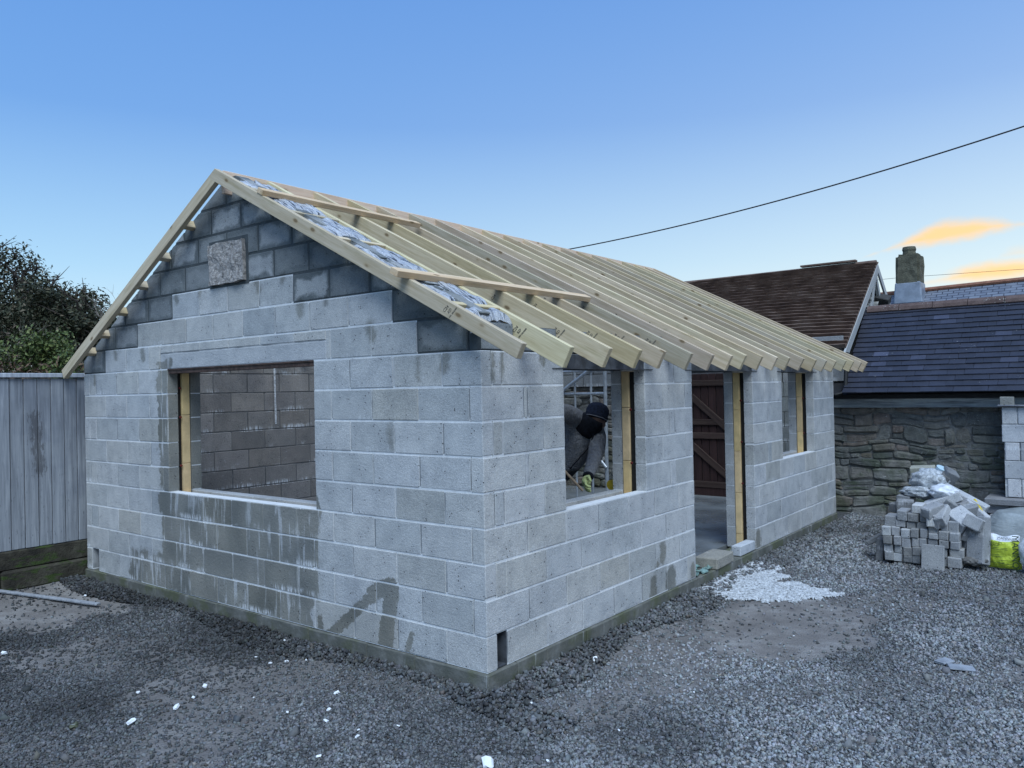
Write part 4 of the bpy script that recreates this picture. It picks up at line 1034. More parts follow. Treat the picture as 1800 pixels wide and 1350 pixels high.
# ------------------------------------------------------------------ fence on the left
fence=empty('board_fence',(-5.66,-1.5,0)); tag(fence,'weathered grey vertical board fence left of the new building','fence')
m=Mat('weathered_fence_board',.85,.3); p=m.pos(); X,Y,Z=m.xyz(p); oi=m.ocol()
g=m.noise(m.map(p,(26,26,1.3)),1.3,5,.65,.5); b=m.ramp(g,[(.28,(.17,.18,.20)),(.5,(.26,.275,.30)),(.72,(.37,.385,.41))])
b=m.mix(m.ss(m.noise(p,2.2,4,.6),.45,.7,0,.5),b,m.mix(1.0,b,(.6,.62,.68),'MULTIPLY'))
mould=m.math('MULTIPLY',m.ss(m.noise(m.map(p,(30,30,7)),1.4,5,.75),.60,.67),m.ss(Z,1.5,.5,.15,1)); b=m.mix(m.math('MULTIPLY',mould,.75),b,(.04,.042,.05))
sp=m.math('ADD',m.seg(Y,Z,(-.40,1.6),(-.36,1.05)),m.math('MULTIPLY',m.math('SUBTRACT',m.noise(m.map(p,(40,40,9)),1.2,5,.75),.5),.35)); b=m.mix(m.ss(sp,.07,.02,0,.55),b,(.035,.03,.03))
b=m.mix(1.0,b,m.ocol()['Color'],'MULTIPLY'); m.col(b); m.bump(g,.35,.004); FB=m.m
for i in range(52):
    y=.72-.1285*i; gg=random.uniform(.9,1.1)
    V,F=cbox_vf(.02,.121,1.72,.004,.001,i%5); child(fence,'board',[(v[0]-5.66+.006*(i%2)+.0*y,v[1]+y,v[2]+1.13) for v in V],F,FB,color=(gg,gg,gg,1))
V,F=boxvf(-5.69,-5.672,-6.0,.78,.3,1.95); child(fence,'backing_rail',V,F,mat_simple('pale_batten',(.48,.50,.53),.8))
V,F=cbox_vf(.07,6.8,.045,.005); child(fence,'capping_rail',[(v[0]-5.65,v[1]-2.6,v[2]+2.02) for v in V],F,FB,color=(1.5,1.5,1.5,1))
m=Mat('mossy_gravel_board',.95,.2); p=m.pos(); b=m.ramp(m.noise(p,4,6,.65),[(.3,(.02,.019,.017)),(.5,(.05,.045,.035)),(.7,(.09,.085,.065))]); b=m.mix(m.ss(m.noise(m.map(p,(2,2,6)),2.5,4,.6),.5,.64,0,.8),b,(.045,.075,.018)); m.col(b); m.bump(m.noise(p,18,5,.7),1,.02)
for i in range(4):
    V,F=cbox_vf(.12,1.66,.19,.012,.004,i); child(fence,'gravel_board',[(v[0]-5.70,v[1]+.0-1.68*i,v[2]+.17) for v in V],F,m.m)
    V,F=cbox_vf(.16,1.66,.2,.015,.006,i+9); child(fence,'gravel_board',[(v[0]-5.70,v[1]+.1-1.68*i,v[2]-.03) for v in V],F,m.m)

# ------------------------------------------------------------------ trees and bushes beyond the fence
def foliage(name,blobs,n,size,mat,parent,origin,seed,flat=.6,shell=.55):
    r=np.random.default_rng(seed); bl=np.array(blobs,float); vol=bl[:,3]*bl[:,4]*bl[:,5]; pr=vol**.75; pr/=pr.sum()
    k=r.choice(len(bl),n,p=pr); u=r.normal(size=(n,3)); u/=np.linalg.norm(u,axis=1)[:,None]; rad=shell+(1-shell)*r.random(n)**.6
    C=bl[k,:3]+u*bl[k,3:6]*rad[:,None]*(1+.16*r.normal(size=n))[:,None]
    # clumping
    nz=np.array([mnoise.noise(Vector(c*1.9)) for c in C]); keep=nz>-.22+.25*r.random(n)-.12; C=C[keep]; n=len(C); u=u[keep]
    a=r.normal(size=(n,3))*.9+u*.9+np.array([0,0,.6]); a/=np.linalg.norm(a,axis=1)[:,None]; t=np.cross(a,r.normal(size=(n,3))); t/=np.linalg.norm(t,axis=1)[:,None]; b=np.cross(a,t)
    s=size*(.5+r.random(n))[:,None]
    V=np.stack([C-t*s,C-b*s*flat*.7+a*s*.2,C+t*s,C+b*s*flat*.7+a*s*.2],1)-np.array(origin)
    F=np.arange(n*4).reshape(n,4); me=bpy.data.meshes.new(name); me.from_pydata(V.reshape(-1,3).tolist(),[],F.tolist()); me.update()
    at=me.attributes.new('rnd','FLOAT','POINT'); at.data.foreach_set('value',np.repeat(r.random(n),4).astype('f'))
    return link(name,me,mat,parent)
BARK=mat_simple('dark_bark',(.055,.045,.038),.95,.2,10,.3,.8,.02)
LD=mat_leaf('dark_evergreen_leaf',[(0,(.024,.030,.016)),(.5,(.045,.052,.028)),(.85,(.08,.08,.045)),(1,(.15,.12,.08))])
LG=mat_leaf('green_shrub_leaf',[(0,(.03,.048,.012)),(.5,(.065,.095,.022)),(.85,(.12,.15,.04)),(1,(.20,.20,.08))])
LB=mat_leaf('dead_bracken',[(0,(.05,.028,.018)),(.5,(.11,.06,.035)),(1,(.19,.12,.075))])
def world_at(px,py,D): return CAM+(CF+CR*((px-900)/FPX)-CU*((py-675)/FPX))*D
def branches(mb,base,top,r0,n,seed,spread=.9,lean=(0,0,0)):
    rr=random.Random(seed); base=Vector(base); top=Vector(top); pts=[]
    for i in range(6):
        t=i/5; p=base.lerp(top,t)+Vector((rr.uniform(-.08,.08),rr.uniform(-.08,.08),0))*(1 if 0<i<5 else 0); pts.append(p)
    mb.add(*tube_vf(pts,[r0*(1-.75*i/5) for i in range(6)],6))
    for k in range(n):
        t=rr.uniform(.35,1); p=base.lerp(top,t); d=Vector((rr.uniform(-1,1),rr.uniform(-1,1),rr.uniform(.25,1.1)))*spread+Vector(lean); q=p+d*rr.uniform(.4,.9); m_=p.lerp(q,.5)+Vector((rr.uniform(-.1,.1),rr.uniform(-.1,.1),rr.uniform(0,.12)))
        mb.add(*tube_vf([p,m_,q],[r0*.35,r0*.22,r0*.06],4,False))
        for j in range(3):
            e=q+Vector((rr.uniform(-1,1),rr.uniform(-1,1),rr.uniform(.2,1)))*.3*spread; mb.add(*tube_vf([m_.lerp(q,rr.random()),e],[r0*.14,r0*.03],3,False))
tl=['tall dark wind-bent evergreen tree at the left edge of the photo','dark evergreen tree second from the left behind the fence','dark evergreen tree third from the left behind the fence','lowest dark evergreen tree nearest the new building','dark evergreen tree filling the gap behind its taller neighbours']
for i,(px,pt,pb,D,wr) in enumerate(((-25,425,600,14.5,1.25),(32,470,600,14,1.0),(78,492,600,14,.9),(128,524,615,13.6,.62),(-110,395,600,15,1.5))):
    base=world_at(px+10,640,D); base.z=1.0; top=world_at(px,pt,D); 
    t=empty('evergreen_tree',base); tag(t,tl[i],'tree','wind-bent evergreen trees beyond the fence')
    mb=MB(); branches(mb,(0,0,0),(0,0,top.z-base.z-.25),.09,22,i+3,.8); link('trunk',mb.mesh('trunk'),BARK,t)
    H_=top.z-base.z; rr=random.Random(i); bl=[]
    for k in range(12): bl.append((base.x+rr.uniform(-wr,wr)*.8,base.y+rr.uniform(-wr,wr)*.8,base.z+H_*rr.uniform(.55,.86),rr.uniform(.3,.55)*wr,rr.uniform(.3,.55)*wr,rr.uniform(.18,.3)*H_*.6))
    foliage('crown',bl,11000,.040,LD,t,base,i,.6,.35)
# sparse bare tree
base=world_at(198,640,14); base.z=1; t=empty('bare_tree',base); tag(t,'leafless pale twiggy tree just left of the roof verge','tree')
mb=MB(); tp=world_at(195,515,14)
for k in range(5): branches(mb,(0,0,0),(random.uniform(-.5,.5),random.uniform(-.5,.5),tp.z-1-random.uniform(.1,.5)),.022,26,k+40,.5)
link('branches',mb.mesh('branches'),mat_simple('pale_twig',(.28,.25,.22),.9),t)
# bare stems in front of the dark trees
for i,(px,lab) in enumerate(((-18,'leafless stems leaning in from the left edge of the photo'),(112,'leafless grey stems rising between the green shrubs'))):
    base=world_at(px,640,11.5); base.z=1; t=empty('bare_shrub',base); tag(t,lab,'shrub'); mb=MB()
    for k in range(6): branches(mb,(0,0,0),(random.uniform(-.5,.7),random.uniform(-.5,.5),random.uniform(1.1,1.75)),.016,12,k+60+i*9,.45)
    link('stems',mb.mesh('stems'),mat_simple('grey_stem',(.20,.17,.14),.9),t)
sl=['bright green leafy shrub at the left edge above the fence','green leafy shrub in the middle of the row above the fence','small green shrub against the fence by the roof verge','dull green shrub low behind the fence']
for i,(px,pt,D,wr) in enumerate(((20,575,11,.75),(75,583,11.3,.6),(128,612,10.6,.42),(150,628,11,.4))):
    base=world_at(px,650,D); base.z=.9; top=world_at(px,pt,D); t=empty('green_shrub',base); tag(t,sl[i],'shrub','green shrubs above the fence')
    mb=MB()
    for k in range(4): branches(mb,(0,0,0),(random.uniform(-.3,.3),random.uniform(-.3,.3),(top.z-base.z)*.8),.02,8,k+i*7,.4)
    link('stems',mb.mesh('stems'),BARK,t)
    rr=random.Random(i+50); H_=top.z-base.z; bl=[(base.x+rr.uniform(-1,1)*wr*.7,base.y+rr.uniform(-1,1)*wr*.7,base.z+H_*rr.uniform(.3,.82),wr*rr.uniform(.25,.5),wr*rr.uniform(.25,.5),H_*rr.uniform(.12,.24)) for k in range(14)]
    foliage('crown',bl,9000,.026,LG,t,base,i+20,.75,.4)
bl=[]
rr=random.Random(77)
for k in range(26):
    px=-90+10.5*k; q=world_at(px,600,10.2+rr.random()*1.6); bl.append((q.x,q.y,rr.uniform(1.5,1.9) if px<120 else 1.6,.4,.4,.55 if px<110 else .4))
o=foliage('bracken',bl,9000,.06,LB,None,(0,0,0),5,.25,.2); tag(o,'tangle of red-brown dead bracken showing along the fence top','bracken',kind='stuff')
bl=[]
for k in range(24):
    px=-60+10*k; q=world_at(px,600,13.2+rr.random()*.8); bl.append((q.x,q.y,rr.uniform(1.7,2.5) if px<120 else 1.8,.45,.45,.6))
o=foliage('dry_undergrowth',bl,7000,.05,mat_leaf('dry_stems',[(0,(.05,.035,.028)),(.5,(.10,.07,.055)),(1,(.17,.13,.10))]),None,(0,0,0),6,.2,.2); tag(o,'dry brown undergrowth beneath the dark trees','undergrowth',kind='stuff')

# ------------------------------------------------------------------ heap of loose concrete blocks
HB=[(90,1090,188,1185),(192,1110,300,1198),(305,1148,412,1215),(415,1140,505,1225),
(85,1005,188,1085),(203,1018,290,1105),(300,1045,405,1142),(410,1040,500,1135),
(80,915,182,1000),(192,915,278,1015),(285,940,390,1045),(397,940,482,1038),(487,945,572,1035),
(60,810,160,910),(168,815,268,910),(275,838,380,935),(388,835,480,935),(488,838,575,940),(585,800,705,888),
(90,690,225,805),(220,740,335,812),(343,760,450,832),(455,765,578,832),(585,892,697,950),(583,955,697,1028),(710,868,822,962),(707,968,820,1055),(578,1032,697,1120),(703,1060,800,1160),(578,1125,697,1230),(703,1165,798,1255),(508,1130,574,1225),(505,1040,574,1125),
(232,630,350,738),(355,665,482,755),(487,665,578,760),(395,565,525,658),(735,770,818,862),
(822,755,942,880),(825,885,945,980),(832,985,942,1068),(824,1072,985,1160),(808,1166,970,1270)]
def Z2(X,Y,y): return H(1540+X/6.427,800+Y/6.427,1,y)
ORD=['first','second','third','fourth','fifth','sixth','seventh','eighth','ninth','tenth']
hlabel={}; _rows=[[] for _ in range(7)]
for i,q in enumerate(HB):
    if q[0]>800: continue
    _rows[min(6,max(0,int((1215-(q[1]+q[3])/2-22*(q[0]>250))/92)))].append(i)
for r_,ids in enumerate(_rows):
    for k_,i in enumerate(sorted(ids,key=lambda t:HB[t][0])): hlabel[i]='dull grey small block, '+ORD[k_]+' from left in the '+['bottom','second','third','fourth','fifth','sixth','topmost'][r_]+' row of the heap face'
gh='small grey concrete blocks stacked ends-out in the heap'
rr=random.Random(21); seen={}
for i,(a,b,c,d) in enumerate(HB):
    y=5.13+rr.uniform(-.012,.02)+(.0 if b>800 else .04); P=Z2(a,d,y); Q=Z2(c,b,y); w=Q.x-P.x; h=Q.z-P.z
    big=a>800; L_=.22 if not big else .34
    g=rr.choice([.42,.5,.6,.66,.74,.62,.55]); 
    if (a,b) in ((192,1110),(60,810),(275,838),(395,565)): g=.98
    if big: g=.72
    lab=hlabel[i] if not big else 'pale worn block, '+ORD[[j for j in range(len(HB)) if HB[j][0]>800].index(i)]+' from the top of the right end column of the heap'
    if g>.9: lab=lab.replace('dull grey','light grey')
    o=block_thing('stacked_block',((P.x+Q.x)/2,y+L_/2,(P.z+Q.z)/2),(w-.004,L_,h-.004),(rr.uniform(-.02,.02),rr.uniform(-.02,.02),rr.uniform(-.07,.05)),lab,'block',None,color=(g,g*1.0,g*1.02,1),cham=.007,jit=.003,seed=i)
    o['group']={'pale':'pale blocks in the right end column of the heap','ligh':'light blocks among the darker ends of the heap','dull':gh}[lab[:4]]
P=Z2(505,1290,4.98);Q=Z2(775,1040,5.05)
block_thing('paving_slab',((P.x+Q.x)/2,5.03,(P.z+Q.z)/2+.005),(Q.x-P.x,.045,Q.z-P.z+.02),(R(-9),0,R(-1)),'flat square grey slab leaning on the front of the heap','slab',color=(.66,.67,.70,1),seed=4)
def loose(X,Y,y,dims,rot,label,g,cat='block',name='loose_block',tintc=None,group=None):
    p=Z2(X,Y,y); c=tintc or (g,g,g*1.02,1); return block_thing(name,p,dims,[R(a) for a in rot],label,cat,group,color=c,cham=.008,jit=.004,seed=int(X))
loose(640,620,5.2,(.11,.22,.10),(14,8,-28),'tilted block resting just right of the topmost small block',.62)
loose(755,680,5.22,(.10,.24,.10),(30,-14,-14),'block sloping down towards the viewer above the end column',.78)
loose(760,515,5.55,(.34,.14,.10),(6,-24,14),'pale block tilted up to the right on top of the heap',1.0)
loose(1000,495,5.7,(.46,.12,.10),(4,27,-8),'long pale block sloping down to the right near the top of the heap',1.05)
loose(620,745,5.2,(.075,.16,.10),(0,0,8),'small bright block set upright in the middle of the heap',1.0)
loose(720,735,5.21,(.10,.18,.13),(8,18,-20),'leaning block beside the small bright upright one',.62)
loose(960,725,5.33,(.22,.22,.12),(22,33,-22),'pale square block slipping off the right side of the heap',.92)
loose(860,600,5.55,(.20,.18,.15),(10,34,10),'grey block wedged behind the pale slipping one',.55)
loose(1010,635,5.55,(.17,.16,.15),(10,12,-30),'squat grey block high on the right shoulder of the heap',.58)
loose(1140,625,5.6,(.27,.07,.07),(0,38,-20),'thin pale offcut lying down the right shoulder of the heap',.95,'offcut','block_offcut')
loose(1130,775,5.3,(.16,.25,.13),(-16,22,-14),'pale ended block above the tall upright one',.80)
loose(1158,965,5.28,(.17,.12,.47),(-14,-5,-24),'tall block standing upright at the right end of the heap',.60)
loose(1060,880,5.36,(.18,.2,.15),(12,20,30),'dark block in the hollow left of the tall upright one',.40)
loose(1045,1000,5.42,(.2,.2,.2),(5,0,12),'dark block low in the hollow left of the tall upright one',.33)
loose(1060,1120,5.38,(.2,.2,.14),(0,6,-10),'dark block on the ground behind the end column',.36)
loose(530,195,6.1,(.25,.15,.14),(6,-5,4),'buff block at the very top behind the plastic bag',.6,tintc=(.78,.74,.60,1))
loose(825,235,5.95,(.13,.18,.13),(20,28,30),'dark cube-like block right of the plastic bag',.42)
loose(760,265,5.9,(.1,.14,.12),(12,40,10),'dark broken block tucked against the plastic bag',.30)
loose(340,505,5.75,(.14,.2,.12),(4,6,-8),'mossy grey block low behind the left of the heap',.45)
loose(330,560,5.6,(.17,.2,.11),(2,0,10),'grey block behind the topmost small block on the left',.45)
loose(255,590,5.7,(.12,.2,.10),(0,4,-20),'half hidden block at the far left back of the heap',.38)
loose(20,930,5.4,(.26,.08,.05),(0,-32,20),'thin offcut propped against the left end of the heap',.4,'offcut','block_offcut')
loose(60,1050,5.3,(.08,.2,.24),(0,6,4),'dark block standing at the left end of the heap',.36)
for k,(X,Y) in enumerate(((890,500),(915,545),(955,565),(880,480))): 
    loose(X,Y,5.62,(.11,.07,.05),(20,10+20*k,30*k),'small reddish broken stone in the top of the heap',.5,'stone','broken_stone',(.50,.34,.30,1),'reddish broken stones in the top of the heap')
for k in range(7): loose(520+38*k,470+rr.uniform(-25,10),5.7,(.07,.07,.05),(rr.uniform(-30,30),rr.uniform(-30,30),rr.uniform(0,90)),'small pale fragment strewn across the top of the heap',.8,'fragment','block_fragment',None,'pale fragments across the top of the heap')
# body of the heap under the loose pieces
for k in range(26):
    x=rr.uniform(1.22,2.0); y=rr.uniform(5.38,6.15); zt=.52*(1-((x-1.62)/.62)**2)*(1-.25*(y-5.4)); z=rr.uniform(-.05,max(.0,zt)); 
    block_thing('loose_block',(x,y,z),(.12,.22,.10),(rr.uniform(-.5,.5),rr.uniform(-.5,.5),rr.uniform(-1.5,1.5)),'grey block tumbled in the body of the heap','block','tumbled blocks inside the heap',color=(.5,.5,.52,1),cham=.008,jit=.004,seed=k%5)
# crumpled plastic bags
def crumple(name,c,dims,seed,mat,label,cat,amp=.3,cuts=4,group=None):
    bm=bmesh.new(); bmesh.ops.create_icosphere(bm,subdivisions=cuts,radius=.5)
    for v in bm.verts:
        q=v.co.normalized()*2.2+Vector((seed,0,0)); f=1+amp*mnoise.fractal(q,.9,2.1,4)+amp*.7*(.5-abs(mnoise.noise(q*2.6))); v.co=Vector((v.co.x*dims[0]*f,v.co.y*dims[1]*f,v.co.z*dims[2]*f))
    V=[v.co.copy() for v in bm.verts]; F=[[v.index for v in f.verts] for f in bm.faces]; bm.free(); mb=MB(); mb.add(V,F); o=link(name,mb.mesh(name,'stone' not in name),mat,loc=c); tag(o,label,cat,group); return o
PW=mat_simple('white_plastic',(.66,.68,.72),.35,.5,12,.15,.5,.01); m=Mat('clear_polythene',.3,.6); p=m.pos(); m.col(m.ramp(m.noise(m.map(p,(1,1,1)),16,5,.7,1.5),[(.30,(.16,.17,.18)),(.45,(.36,.38,.40)),(.65,(.66,.69,.72))])); m.bump(m.noise(p,22,5,.7,2),1,.02); PC=m.m
crumple('plastic_bag',Z2(590,290,5.85),(.34,.28,.24),3,PC,'crumpled clear polythene bag on top of the heap','plastic bag',.28)
crumple('plastic_bag',Z2(500,420,5.75),(.36,.24,.12),5,PC,'dull polythene sheet spread below the clear bag','plastic bag',.3)
crumple('plastic_sack',Z2(760,412,5.6),(.25,.22,.14),9,PW,'crumpled white sack in the middle of the heap top','sack',.28)
V,F=tube_vf([(0,0,0),(0,0,.12)],[.05,.06],14); o=thing_mesh('plastic_tub',V,F,mat_simple('pale_blue_plastic',(.42,.55,.62),.4,.5,5,.1,0),'pale blue plastic tub at the top of the heap','tub'); o.location=Z2(690,245,6.0); o.rotation_euler=(.2,.5,0)
V,F=tube_vf([Z2(1110,500,5.66),Z2(1150,560,5.63),Z2(1185,620,5.6),Z2(1210,680,5.55)],.014,6); thing_mesh('yellow_strap',V,F,mat_simple('yellow_strap',(.55,.42,.05),.6),'yellow plastic strap curling over the right of the heap','strap')
for k in range(9):
    q=Z2(1020+22*k+rr.uniform(-10,10),1200+rr.uniform(-25,30),5.2); o=crumple('broken_stone',(q.x,q.y,q.z),(.10,.08,.06),20+k,mat_simple('dark_broken_stone',(.13,.125,.12),.9) if k==0 else bpy.data.materials['dark_broken_stone'],'dark broken stone at the foot of the heap beside the cement bag','stone',.35,2,'broken stones at the foot of the heap')

# cement bag with its print
BG=empty('cement_bag',(2.17,5.36,-.1)); tag(BG,'yellow-green and white cement bag standing right of the heap','cement bag')
p00=H(1735,997,1,5.36);p10=H(1795,1000,1,5.36);p01=H(1731,938,1,5.36);p11=H(1793,941,1,5.36)
YG=Mat('yellow_green_print',.4,.45); p=YG.pos(); YG.col(YG.mix(YG.ss(YG.noise(p,16,5,.7,1),.55,.68,0,.35),(.50,.60,.055),(.36,.44,.05))); YG.bump(YG.noise(p,20,4,.6,2),.8,.012)
bw_,bh_=p10.x-p00.x,p01.z-p00.z; nx_,nz_=26,26; rows=[]
def bagpt(u,v,back):
    # u,v in 0..1
    bul=.075*(1-abs(2*u-1)**2.5)**.7*(1-abs(2*v-1)**4)**.6
    x=p00.x+bw_*(u+.03*math.sin(v*5+1)*(1 if u>.5 else -1)*abs(2*u-1)**3); z=p00.z+bh_*v+.012*math.sin(u*9)*v**6
    y=5.36+(bul*.9 if back else -bul)+.012*fbm(u*4,v*4+(7 if back else 0),1.5,3)*(1-abs(2*u-1)**4)
    return Vector((x,y,z))-Vector(BG.location)
V=[];F=[];MI=[]
for back in (0,1):
    b0_=len(V)
    for i in range(nx_+1):
        for j in range(nz_+1): V.append(bagpt(i/nx_,j/nz_,back))
    for i in range(nx_):
        for j in range(nz_):
            a=b0_+i*(nz_+1)+j; f=(a,a+nz_+1,a+nz_+2,a+1); F.append(f if not back else f[::-1]); MI.append(1 if j>=nz_-4 or j<1 or i<1 or back else 0)
me=bpy.data.meshes.new('bag_body'); me.from_pydata(V,[],F); me.update(); me.materials.append(YG.m); me.materials.append(PW); me.polygons.foreach_set('material_index',MI); me.polygons.foreach_set('use_smooth',[True]*len(F))
body=link('bag_body',me,None,BG)
INK=mat_simple('dark_green_ink',(.03,.055,.03),.6)
def bagtext(s,size,u,v,rotz,name='print'):
    o=link(name,text_mesh(s,size),INK,body); q=bagpt(u,v,0); o.location=q+Vector((0,-.022,0)); o.rotation_euler=(Matrix.Rotation(R(90),4,'X')@Matrix.Rotation(R(rotz),4,'Z')).to_euler()
bagtext('MANNOK',.085,.87,.48,-90); bagtext('PREMIUM',.030,.27,.80,0); bagtext('GRADE',.030,.24,.73,0); bagtext('MANNOK',.034,.62,.955,0)
for k,(u,v,w_) in enumerate(((.45,.66,.12),(.42,.62,.14),(.30,.45,.10),(.3,.40,.12),(.55,.3,.10),(.33,.22,.12),(.6,.2,.1))):
    V,F=boxvf(-w_/2,w_/2,-.001,0,-.002,.002); q=bagpt(u,v,0)+Vector((0,-.012,0)); mb=MB(); mb.add([Vector(a)+q for a in V],F); link('print_line',mb.mesh('print_line'),INK,body)
crumple('cement_bag',(2.50,5.30,.08),(.36,.22,.40),31,PW,'white cement bag cut off by the right edge of the photo','cement bag',.14,4)

# blockwork pier against the outbuilding, on a slab-topped plinth
pier=empty('block_pier',(2.2,7.8,.3)); tag(pier,'pale new blockwork pier at the right edge in front of the stone wall','pier')
zs=[.30,.53,.755,.985,1.21,1.425]
rows=[[(1.975,2.12),(2.125,2.60)],[(1.945,2.44),(2.445,2.9)],[(1.955,2.115),(2.12,2.60)],[(1.925,2.40),(2.405,2.9)],[(1.93,2.095),(2.10,2.60)]]
for r,row in enumerate(rows):
    for (a,b) in row:
        V,F=cbox_vf(b-a-.006,.21,zs[r+1]-zs[r]-.007,.006,.001); g=random.uniform(1.0,1.25)
        if (r,a)==(2,2.12): g=.8
        child(pier,'block',[(v[0]+(a+b)/2,v[1]+7.9,v[2]+(zs[r]+zs[r+1])/2) for v in V],F,BLOCK,color=(g,g,g*1.04,1))
V,F=boxvf(1.95,2.6,7.81,7.99,.3,1.42); child(pier,'mortar_core',V,F,MORT)
block_thing('coping_slab',(2.35,7.9,1.437),(.92,.3,.02),(0,R(1),0),'thin dark slab capping the new blockwork pier','slab',color=(.4,.42,.48,1))
block_thing('loose_brick',(1.99,7.82,1.50),(.15,.1,.105),(0,0,R(3)),'single buff-grey brick balanced on the left end of the pier','brick',color=(.6,.58,.52,1))
pl=empty('block_plinth',(2.2,7.5,0)); tag(pl,'low stepped plinth of grey slabs under the new pier','plinth')
for (x0,x1,y0,y1,z0,z1,g) in ((1.74,2.30,7.62,8.1,.215,.292,.45),(1.76,2.9,7.68,8.1,.10,.212,.62),(1.80,2.9,7.50,7.7,-.02,.10,.55),(1.80,2.9,7.68,8.1,-.2,.098,.5)):
    V,F=cbox_vf(x1-x0,y1-y0,z1-z0,.008,.002); child(pl,'slab',[(v[0]+(x0+x1)/2,v[1]+(y0+y1)/2,v[2]+(z0+z1)/2) for v in V],F,BLOCK,color=(g,g,g*1.05,1))
m=Mat('dusty_tarpaulin',.6,.4); p=m.pos(); m.col(m.ramp(m.noise(p,5,5,.7),[(.3,(.16,.18,.19)),(.6,(.27,.30,.31)),(.75,(.40,.43,.45))])); m.bump(m.noise(m.map(p,(2,2,9)),2.5,5,.7),.8,.03)
V=[];F=[];n_=20
for i in range(n_+1):
    for j in range(n_+1):
        u=i/n_;v=j/n_; x=1.83+1.1*u+.03*math.sin(v*7); y=6.85-.0+.75*v; z=-.1+.30*smooth(0,.35,v)*(.6+.4*smooth(0,.12,u))+.02*fbm(u*5,v*4,1.5,3); V.append((x,y,float(z)))
for i in range(n_):
    for j in range(n_): a=i*(n_+1)+j; F.append((a,a+n_+1,a+n_+2,a+1))
b0_=len(V); V+= [(v[0],v[1],v[2]-.04) for v in V]; F+=[tuple(b0_+k for k in f[::-1]) for f in F]
thing_mesh('tarpaulin',V,F,m.m,'dusty grey sheet draped over slabs behind the cement bag','tarpaulin',smooth=True)

# spilled pale mortar in front of the doorway
out_px=[(1228,1036),(1250,1012),(1290,1004),(1330,987),(1345,992),(1352,988),(1380,998),(1362,1003),(1385,1012),(1372,1018),(1402,1022),(1425,1030),(1474,1036),(1468,1043),(1440,1050),(1380,1054),(1300,1054),(1262,1048)]
poly=[(H(a,b,2,-.1).x,H(a,b,2,-.1).y) for a,b in out_px]; poly=[(max(p[0],.035),p[1]) for p in poly]
def inside_d(x,y):
    ins=False; dmin=9
    for i in range(len(poly)):
        x1,y1=poly[i-1];x2,y2=poly[i]
        if (y1>y)!=(y2>y) and x<(x2-x1)*(y-y1)/(y2-y1)+x1: ins=not ins
        l2=(x2-x1)**2+(y2-y1)**2; t=max(0,min(1,((x-x1)*(x2-x1)+(y-y1)*(y2-y1))/l2)); dmin=min(dmin,math.hypot(x-x1-t*(x2-x1),y-y1-t*(y2-y1)))
    return dmin if ins else -dmin
sx_=[p[0] for p in poly]; sy_=[p[1] for p in poly]; st=.012; x0_=min(sx_)-.1; y0_=min(sy_)-.1; nx_=int((max(sx_)-x0_+.15)/st); ny_=int((max(sy_)-y0_+.15)/st); V=[];Hh={}
for i in range(nx_):
    for j in range(ny_):
        x=x0_+i*st;y=y0_+j*st; 
        if x<.03: continue
        d=inside_d(x,y)+.10*fbm(x,y,8,5)
        if d>-.02:
            Hh[(i,j)]=len(V); lump=.016*fbm(x,y,16,4)+.010*fbm(x+9,y,45,2); V.append((x+random.uniform(-.004,.004),y+random.uniform(-.004,.004),ground_z(x,y)+min(.026,.012+d*.4)+lump-.004))
F=[]
for (i,j),a in Hh.items():
    q=[Hh.get((i+1,j)),Hh.get((i+1,j+1)),Hh.get((i,j+1))]
    if None not in q: F.append((a,*q))
m=Mat('pale_mortar_spill',.9,.3); p=m.pos(); m.col(m.ramp(m.noise(p,38,5,.75),[(.32,(.10,.103,.105)),(.43,(.30,.31,.32)),(.55,(.52,.54,.56)),(.75,(.72,.74,.76))])); m.bump(m.noise(p,60,4,.7),1,.012)
o=thing_mesh('mortar_spill',V,F,m.m,'splash of pale spilled mortar over the gravel by the doorway','mortar spill'); o['kind']='stuff'
# white crumbs and chips lying on the gravel
cr_px=[(8,1149,.06),(150,1047,.035),(230,1270,.05),(310,1243,.042),(360,1206,.04),(592,1218,.035),(498,1127,.035),(1046,1160,.05),(243,1217,.026),(857,1343,.075),(573,1267,.03),(578,1247,.028),(340,1226,.02),(450,1155,.02),(475,1166,.026),(504,1163,.03),(505,1252,.022),(628,1295,.026),(560,1330,.03),(630,1283,.016),(700,1276,.02),(860,1233,.02),(963,1338,.02),(1088,1284,.016),(1220,1217,.016),(1395,1118,.016),(1556,1094,.02),(1510,1053,.02),(935,1236,.018),(446,1226,.012),(130,1277,.06),(538,1160,.014)]
CH=mat_simple('white_polystyrene',(.78,.80,.82),.8,.3,20,.06)
big_l={8:'largest white crumb at the left edge of the photo',857:'torn white scrap at the bottom edge of the photo',230:'square white chip lying on the lower left gravel',310:'rounded white chip right of the square one on the left gravel',1046:'white chip on the gravel right of the building corner',150:'white chip near the far left corner of the building',130:'flat grey flake on the lower left gravel'}
for i,(a,b,s) in enumerate(cr_px):
    q=H(a,b,2,-.1); z=ground_z(q.x,q.y)+.012
    s*=.8; V,F=cbox_vf(s*1.2,s*.8,s*.42,s*.12,s*.12,i); q=H(a,b,2,z); rz=random.uniform(0,3); M=Euler((random.uniform(-.3,.3),random.uniform(-.3,.3),rz)).to_matrix()
    o=thing_mesh('polystyrene_chip',[M@v for v in V],F,CH if a!=130 else FOUND,big_l.get(a,'tiny white polystyrene crumb scattered on the gravel'),'chip',None if a in big_l else 'white crumbs scattered on the gravel'); o.location=(q.x,q.y,z+s*.1)
